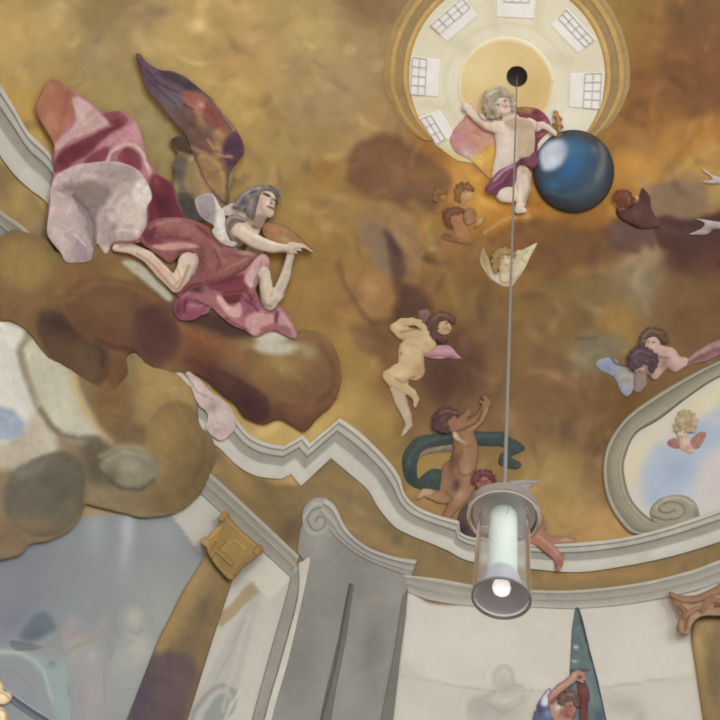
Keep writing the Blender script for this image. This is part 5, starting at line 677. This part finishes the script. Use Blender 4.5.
relief('wing', t, 'wing', '8F93A0', [(597, 362), (604, 358), (613, 358), (620, 364), (628, 366), (634, 374), (636, 384), (632, 392), (626, 396), (620, 390), (616, 380), (608, 374), (600, 370)], T=.04, bw=6, base=.03, step=.75, wob=1.2, lay=[E('8088AA', 608, 365, 7, 6, 20, .8), P('A39A8C', [(618, 366), (630, 368), (634, 380), (628, 390), (620, 384)], 3, .85), L('4E4A50', [(612, 358), (617, 364), (628, 366), (636, 366)], 2, 1.5, .8), E('989CAE', 624, 390, 5, 5, 0, .7), E('A89E94', 603, 376, 3, 2, 0, .6)], folds=[([(604, 362), (616, 374), (626, 390)], .02, 2.5)])
relief('body', t, 'skin', '9C7A72', None, limbs=[[(642, 362, 10, .04), (640, 368, 7, .04)], [(640, 372, 6, 0), (640, 382, 7, 0), (638, 388, 5, 0)], [(650, 368, 7, .02), (655, 374, 5, .02)]], step=.75, base=.06, lay=[E('D09C8C', 642, 368.5, 2.6, 1.6, -10, .9), E('B88078', 636, 369, 4, 2.5, 0, .7), E('8E7A68', 640, 380, 6, 6, 0, .8), E('3E2C30', 638.5, 366, 1.4, .9, 0, .7), E('6E3E3E', 640, 371.5, 1.6, .8, 0, .7), E('7E5C5C', 652, 370, 4, 5, 0, .6)])
relief('hair', t, 'hair', '584248', [(629, 363), (630, 354), (636, 348), (644, 347.5), (652, 351), (656, 358), (656, 366), (651, 370), (648, 364), (642, 364), (636, 367), (631, 368)], curl=4, T=.04, bw=4, step=.75, wob=.6, lay=[L('7E686A', [(633, 356), (640, 351), (650, 354)], 1.8, 1.2, .6), E('40303A', 652, 363, 3, 4, 0, .6), L('6E5A5C', [(634, 362), (642, 357), (650, 360)], 1.6, 1.2, .5)])

# ------------------------------------------------------------------ scrolled frame with a painted sky
t = thing('painted_cartouche', 680, 460, 'oval stone scroll frame at the right enclosing pale blue sky', 'cartouche')
relief('sky_panel', t, 'wall', 'C9C0B2', [(760, 350), (720, 366), (692, 384), (660, 405), (634, 424), (618, 445), (612, 465), (616, 490), (632, 514), (648, 528), (760, 525)], T=.01, bw=3, base=.02, step=1.5,
  lay=[P('D3C4A2', [(640, 440), (690, 400), (760, 366), (760, 400), (700, 420), (664, 440), (640, 470), (634, 490), (620, 470)], 8, .9), P('AAB3C0', [(652, 450), (676, 436), (720, 408), (760, 400), (760, 440), (716, 452), (700, 470), (690, 496), (668, 505), (648, 505), (642, 480)], 8, .95), E('98A6BC', 680, 470, 18, 12, -20, .7), E('9CAAC0', 706, 436, 12, 14, 0, .5), E('C9B9B4', 714, 480, 16, 30, 0, .9), E('CFC4BC', 716, 420, 12, 8, 0, .3), E('BDBBC0', 690, 495, 14, 10, 0, .7), E('CDBEB6', 668, 430, 20, 14, -30, .4)])
FR = [(0, .04, '756B56'), (.08, .11, 'A39880'), (.18, .13, 'AEA48C'), (.22, .1, '7E745E'), (.5, .09, '94896F'), (.72, .1, '9E937B'), (.78, .13, 'ABA088'), (.9, .12, '8D8269'), (1, .04, '786E58')]
moulding('scroll_frame', [(764, 342, 764, 362), (720, 360, 720, 377), (693, 373, 690, 396), (658, 393, 660, 419), (627, 416, 636, 434), (609, 440, 626, 455), (602.6, 463, 624, 472), (604, 490, 630, 496), (613, 513, 641, 511), (630, 533, 655, 521), (650, 534, 668, 524)], FR, t, 'stone')
relief('scroll', t, 'stone', '9B9078', [(650, 514), (654, 504), (662, 498), (674, 495), (686, 496), (695, 502), (699, 512), (698, 522), (680, 528), (660, 530)], T=.1, bw=8, base=.1, step=.75,
  lay=[L('6E6450', [(652, 516), (662, 519), (676, 519), (685, 513), (682, 505), (671, 502), (660, 505), (660, 511), (668, 513), (675, 510)], 1.4, 1, .85), L('B8AE96', [(655, 508), (666, 499), (680, 498), (692, 504)], 2, 1.5, .7), E('7A705A', 696, 516, 4, 8, 0, .6)],
  folds=[([(652, 516), (662, 520), (677, 520), (687, 513), (683, 504), (671, 500), (659, 504), (658, 511)], -.03, 1.5)])
t = thing('painted_cherub', 685, 437, 'tiny pink-winged cherub inside the blue sky of the scroll frame', 'cherub')
relief('wing', t, 'wing', 'AA7468', [[(667, 444), (669, 440), (675, 438), (680, 441), (680, 448), (673, 448)], [(690, 442), (694, 436), (700, 432), (706, 433), (704, 440), (699, 448), (693, 448)]], T=.03, bw=3, base=.04, step=.6, lay=[E('8A5850', 670, 444, 3, 3, 0, .6), E('C08E80', 700, 440, 3, 5, 30, .5), L('8A564E', [(696, 446), (702, 436)], 1.2, 1, .6)])
relief('body', t, 'skin', 'C9A592', None, limbs=[[(682, 433, 5.6, .03)], [(683, 438, 5, 0), (685, 445, 6, 0), (690, 450, 4, 0)]], base=.05, step=.6, lay=[E('DDC0A2', 681, 434, 4, 3, 0, .7), E('7A5644', 680, 432, 1, .8, 0, .7), E('7A5644', 684, 432.5, 1, .8, 0, .7), E('A86458', 681.5, 436, 1.2, .7, 0, .7), E('B8827A', 688, 447, 4, 3, 0, .6)])
relief('hair', t, 'hair', 'B29A72', [(675, 430), (676, 421), (680, 413), (687, 411), (694, 414), (696, 422), (693, 431), (688, 431), (684, 428), (679, 429)], curl=4, T=.03, bw=4, step=.6, wob=.6, lay=[E('9C8258', 690, 426, 4, 4, 0, .6), E('C9B48C', 682, 418, 4, 3, 0, .6)])

# ------------------------------------------------------------------ lower figures
tone(-4, -8, -8)
t = thing('painted_banner', 585, 670, 'tall pointed teal banner rising behind the person in blue, against the pale wall', 'banner')
relief('cloth', t, 'cloth', '687876', [(575.5, 606), (578.5, 606), (583, 620), (590, 650), (598, 680), (607, 722), (636, 850), (572, 850), (571, 722), (569, 690), (570.5, 655), (572, 628)], T=.05, bw=5, base=.04, sharp=True, step=.75, lay=[L('3F4A4E', [(578, 607), (588, 645), (598, 682), (608, 724)], 3, 1.5, .85), E('5B7078', 573, 640, 4, 20, 0, .6), E('C0C8C0', 576, 647, 3, 1.8, 10, .8), E('B4BEB6', 574, 661, 4, 1.6, 15, .8), L('3E4448', [(570, 671), (580, 670), (588, 670)], 2, 1.5, .6), E('7C8C88', 590, 690, 5, 16, -12, .6), E('4C5C6A', 600, 715, 8, 8, 0, .6)], folds=[([(577, 612), (584, 650), (592, 700)], .02, 3)])
tone()
t = thing('painted_person', 565, 705, 'person in a blue-grey sleeve raising an arm across the teal banner, head bowed', 'person')
relief('shirt', t, 'cloth', '5A5F7C', [(536, 712), (537, 705), (541, 698), (546, 691), (550, 688), (552, 696), (555, 706), (560, 722), (572, 850), (518, 850), (532, 724)], T=.05, bw=5, base=.08, step=.75, lay=[P('C0BEC0', [(543, 696), (549, 689), (550, 698), (546, 706), (541, 704)], 1.8, .9), E('3E425C', 540, 710, 4, 6, 0, .7), E('8088A8', 548, 714, 5, 4, 0, .6), E('383C54', 553, 704, 3, 6, 0, .6)], folds=[([(541, 706), (548, 698), (553, 706)], .02, 2)])
relief('red_drapery', t, 'cloth', '6C3C3A', [(577, 684), (581, 680), (585, 682), (589, 690), (590, 700), (588, 716), (594, 840), (578, 840), (579, 716), (580, 702), (578, 694)], T=.04, bw=4, base=.1, step=.75, lay=[E('824A44', 584, 692, 3, 6, 0, .6), E('4E2A2C', 588, 704, 2, 8, 0, .6)])
relief('body', t, 'skin', 'B07E6C', None, limbs=[[(569, 702, 9, .03), (568, 711, 7.5, .04)], [(566, 716, 7, 0), (562, 726, 12, -.05), (562, 800, 15, -.05)], [(556, 714, 6, -.02), (553, 697, 5.4, .03), (561, 688, 4.8, .05), (570, 681, 4, .06), (575, 676, 4, .06), (580, 676, 4, .06)], *fingers((576, 674, 580, 672.5, 584, 673.5, 1.4, .08), (578, 676, 582, 675.5, 585, 677, 1.4, .08), (578, 678, 582, 678.5, 585, 680, 1.3, .08), (576, 679, 580, 681, 583, 682.5, 1.2, .08), (574, 674, 576, 671.5, 579, 671, 1.3, .08))], step=.7, base=.12,
  lay=[E('8A4E40', 568, 712, 7, 8, 0, .85), E('A86650', 570, 714, 3, 5, 0, .6), E('C8A088', 575, 675, 3, 3, 0, .6), L('6E3E34', [(552, 702), (562, 694), (572, 686)], 3.5, 2.5, .8), L('C89A86', [(553, 693), (562, 686), (572, 678)], 2.5, 2, .6), E('6A3832', 580, 677, 3, 2.5, 0, .6), E('4A2824', 565, 706, 1.5, 1, 20, .7), E('4A2824', 571, 706, 1.5, 1, 0, .7), E('5E2C2A', 568, 716, 2, 1, 0, .7), E('CFC4B4', 559, 706, 4, 5, 20, .7)])
relief('hair', t, 'hair', '6E5040', [(560, 702), (561, 695), (567, 692), (574, 693), (578, 699), (578, 706), (574, 702), (568, 700), (563, 703)], curl=4, T=.03, bw=3, step=.7, lay=[L('927058', [(563, 698), (568, 694), (575, 697)], 1.5, 1, .6)])
def faded(label, x, y, limbs, lay, T=.03, cat='figure'):
    limbs = [[(c[0], c[1], c[2] + 9, 0) for c in ch] for ch in limbs]
    t = relief('painted_faded_figure', None, 'wall', 'bg', None, limbs=limbs, base=.003, lay=lay, step=1.0, kz=.03, minh=.002)
    return tag(t, label, cat)
faded('ghostly grey head and shoulders worn into the pale apse wall, left of the banner', 495, 690, [[(503, 677, 10, .01)], [(504, 684, 6, 0), (505, 698, 14, 0), (500, 722, 22, 0)], [(480, 706, 12, 0), (475, 730, 12, 0)], [(514, 686, 5, 0), (522, 690, 3, 0)]],
  [E('A9A193', 506, 688, 14, 8, 0, .8), L('9A9284', [(494, 682), (496, 671), (505, 666), (512, 673), (513, 684), (522, 687)], 3, 3, .45), E('B3AB99', 503, 678, 9, 10, 0, .6), E('A49C8E', 482, 706, 10, 8, 0, .7), L('9C9486', [(470, 716), (472, 702), (484, 698), (494, 692)], 4, 4, .45), E('A8A092', 500, 714, 24, 14, 0, .75), E('AAA294', 480, 712, 14, 14, 0, .6), E('CFC8BA', 508, 700, 8, 2, -10, .6), L('9A9284', [(490, 704), (504, 712), (518, 704), (524, 696)], 3, 3, .4), E('B0A899', 520, 700, 12, 8, 0, .5)])
faded('soft grey worn cloud shape low on the pale wall, right of the teal banner', 625, 700, [[(618, 704, 9, 0), (632, 700, 9, 0), (640, 712, 10, 0)], [(612, 716, 9, 0), (640, 730, 14, 0)]], [E('AAA294', 626, 706, 16, 10, 0, .7), E('B2AA9C', 615, 705, 10, 10, 0, .6), E('A09888', 640, 716, 8, 8, 0, .5)], cat='cloud')
faded('faded pinkish robed figure standing in the blue-grey scene at lower left', 90, 670, [[(73, 620, 6, .01), (74, 626, 5, .01)], [(78, 634, 9, 0), (88, 660, 13, 0), (94, 700, 14, 0), (94, 790, 18, 0)], [(80, 634, 6, 0), (96, 634, 5, 0), (104, 624, 4, .01), (104, 618, 4, .01)]],
  [E('A39A92', 80, 650, 24, 20, 0, .5), E('9C918B', 94, 690, 18, 42, 4, .9), E('A09088', 104, 622, 6, 9, 0, .7), E('A09289', 72, 622, 6, 7, 0, .8), E('9E8E88', 66, 634, 14, 5, -30, .5), E('A09884', 80, 640, 12, 8, -10, .7), L('9C8486', [(66, 636), (82, 634), (98, 636)], 5, 4, .6), L('8E8A76', [(66, 654), (78, 646), (92, 640)], 4, 3, .6), E('B0A29E', 92, 655, 6, 8, 0, .6), L('98807E', [(80, 690), (84, 720)], 3, 3, .5), L('8E7678', [(104, 670), (105, 700)], 2, 2, .4)])
faded('faded cream-robed bald figure with back turned, between pink figure and brown column', 138, 640, [[(134, 620, 10, .01), (132, 616, 8, .01)], [(136, 632, 8, 0), (140, 648, 14, 0), (130, 668, 12, 0)]],
  [E('9C988E', 120, 660, 20, 24, 0, .5), E('ABA595', 134, 618, 10, 12, 0, .9), E('AAA494', 140, 648, 15, 18, 0, .95), E('A09A8C', 128, 662, 12, 10, 0, .6), L('8A8478', [(130, 632), (138, 634), (142, 628)], 2, 2, .6), E('A8A294', 130, 636, 5, 4, 0, .6), L('8C857A', [(124, 646), (132, 642)], 2, 2, .4)])
t = relief('painted_drapery', None, 'wall', 'bg', [(-20, 642), (14, 640), (44, 646), (70, 654), (88, 662), (90, 700), (86, 740), (44, 740), (38, 715), (32, 692), (24, 680), (10, 670), (-20, 670)], T=.01, bw=8, base=.002, wob=1.0, kz=.1, minh=.002, lay=[P('8F9890', [(-20, 652), (14, 649), (40, 656), (66, 664), (78, 672), (78, 720), (58, 722), (48, 690), (36, 668), (14, 656), (-20, 660)], 4, .85), E('747E7C', 52, 664, 6, 4, -10, .8), E('6C7876', 72, 690, 5, 8, 0, .7), L('A6AEA4', [(0, 651), (24, 655), (42, 670), (52, 700)], 3, 2.5, .6), E('8E9C94', 60, 700, 8, 16, 0, .5)])
tag(t, 'faded sea-green drapery sweeping across the lower left of the blue scene', 'drapery')
t = relief('painted_drapery', None, 'wall', 'bg', [(10, 640), (18, 622), (34, 608), (46, 604), (60, 614), (66, 630), (50, 644), (34, 650), (16, 650)], T=.01, bw=8, base=.002, wob=1.0, kz=.1, minh=.002, lay=[P('646C70', [(20, 636), (30, 620), (44, 612), (56, 626), (44, 636), (28, 642)], 4, .85), E('575F64', 34, 634, 10, 5, -20, .6)])
tag(t, 'dark slate-green shape of cloth at upper left of the pink figure', 'drapery')
t = thing('painted_ledge', 30, 706, 'thin dark ledge line slanting down across the bottom left corner', 'ledge')
moulding('ledge_moulding', [(2, 685, -2, 692), (30, 705, 26, 712), (60, 724, 56, 731), (84, 740, 80, 747)], [(0, .06, 'A4A4AC'), (.25, .08, '8A8A92'), (.4, .05, '55565E'), (.8, .05, '62636B'), (1, .04, '83848C')], t)
t = thing('gilded_ornament', 2, 700, 'cream and gold leafy ornament cut off by the left edge near the bottom', 'ornament')
relief('leaf', t, 'gilt', 'E2C48E', [(-14, 682), (-2, 677), (3, 684), (4, 690), (10, 693), (12, 698), (6, 704), (-4, 704), (-14, 700)], T=.1, bw=4, base=.1, step=.75, lay=[E('F0DCB0', 4, 696, 5, 4, 0, .7), E('8E8858', 0, 680, 3, 4, 0, .7), L('B48A50', [(-4, 690), (4, 694), (9, 698)], 1.5, 1, .6)], folds=[([(-4, 688), (4, 693), (10, 696)], .04, 2)])
relief('leaf', t, 'gilt', 'E4C890', [(-14, 706), (0, 707), (6, 711), (8, 718), (6, 728), (-14, 735)], T=.1, bw=4, base=.1, step=.75, lay=[E('F0DEB4', 2, 714, 4, 4, 0, .7), L('A88250', [(-4, 708), (5, 712), (7, 720)], 1.5, 1, .6)], folds=[([(-4, 712), (3, 716)], .04, 2)])

# ------------------------------------------------------------------ the hanging lamp
def lathe(name, prof, mat, parent, n=64, closed=False):
    V, f = [], []
    for r, z in prof:
        for i in range(n): V.append((r * math.cos(2 * math.pi * i / n), r * math.sin(2 * math.pi * i / n), z))
    m = len(prof)
    for j in range(m if closed else m - 1):
        k = (j + 1) % m
        for i in range(n): f.append([j * n + i, j * n + (i + 1) % n, k * n + (i + 1) % n, k * n + i])
    me = bpy.data.meshes.new(name); me.from_pydata(V, [], f); me.update(); me.polygons.foreach_set('use_smooth', [True] * len(f)); me.materials.append(mat)
    o = bpy.data.objects.new(name, me); COL.objects.link(o); o.parent = parent
    md = o.modifiers.new('edges', 'EDGE_SPLIT'); md.split_angle = math.radians(35)
    return o
top = hit(np.array([517.0]), np.array([77.0]), 0)[0]
LX, LY = top[0], top[1]
steel = plain('brushed steel', 'B4ABA6', .3, .9, .05, 60)
steel2 = plain('polished steel', 'D8D2CE', .15, 1.0, .03, 40)
gm, gnt, gb = nodes('clear glass', .12)
gb.inputs['Transmission Weight'].default_value = .97; gb.inputs['IOR'].default_value = 1.06; gb.inputs['Specular IOR Level'].default_value = .5; gb.inputs['Base Color'].default_value = (.94, .94, .92, 1)
fm, fnt, fb = nodes('frosted tube', .5)
fb.inputs['Base Color'].default_value = (*lin(hx('ACAE9E')), 1); fb.inputs['Emission Color'].default_value = (*lin(hx('DCE0CE')), 1); fb.inputs['Emission Strength'].default_value = .05
bm_, bnt, bb = nodes('lit bulb', .5)
bb.inputs['Emission Color'].default_value = (1, .9, .88, 1); bb.inputs['Emission Strength'].default_value = .6; bb.inputs['Base Color'].default_value = (.9, .85, .85, 1)
LZ = EYE[2] + 1.87
t = bpy.data.objects.new('pendant_lamp', None); COL.objects.link(t); t.location = (LX, LY, LZ)
tag(t, 'glass cylinder pendant lamp with steel cap hanging on a long thin rod', 'lamp')
HT = .425; RC = .148; RG = .106; RT = .056
lathe('rod', [(.009, HT + .02), (.009, top[2] - LZ + .3)], plain('rod steel', '7A7066', .5, .4), t, 16)
lathe('cap', [(0.0, HT + .055), (RC * .95, HT + .055), (RC, HT + .05), (RC, HT + .002), (RC - .006, HT), (RC - .014, HT + .002), (RC - .02, HT + .02), (RG * .9, HT + .026), (0.0, HT + .026)], steel, t)
lathe('cap_rim', [(RC + .002, HT + .006), (RC + .003, HT), (RC - .006, HT - .003), (RC - .012, HT + .001), (RC - .004, HT + .004)], steel2, t, closed=True)
lathe('glass_cylinder', [(RG, HT + .02), (RG, 0.0), (RG - .004, 0.0), (RG - .004, HT + .02)], gm, t, closed=True)
lathe('glass_rim', [(RG + .002, .006), (RG + .002, -.002), (RG - .006, -.002), (RG - .006, .006)], plain('rim steel', '8A8484', .35, .8), t, closed=True)
lathe('frosted_tube', [(RT, HT + .02), (RT, .12), (RT - .004, .12), (RT - .004, HT + .02)], fm, t, closed=True)
lathe('reflector', [(RT + .002, .122), (RT + .02, .07), (RG - .012, .012), (RG - .016, .012), (RT + .016, .07), (RT - .002, .12)], plain('grey reflector', '989092', .45, .1), t, closed=True)
lathe('bulb', [(0.0, .02), (.018, .024), (.03, .036), (.034, .052), (.03, .07), (.02, .09), (.018, .16), (0.0, .16)], bm_, t, 32)
for k in range(3):
    a = math.radians(20 + 120 * k); V = []
    for r in (RT, RG - .004):
        for dy, dz in ((-.003, -.003), (.003, -.003), (.003, .003), (-.003, .003)):
            V.append((r * math.cos(a) - dy * math.sin(a), r * math.sin(a) + dy * math.cos(a), HT - .03 + dz))
    me = bpy.data.meshes.new('spacer'); me.from_pydata(V, [], [[i, (i + 1) % 4, 4 + (i + 1) % 4, 4 + i] for i in range(4)]); me.materials.append(steel2)
    o = bpy.data.objects.new('spacer', me); COL.objects.link(o); o.parent = t
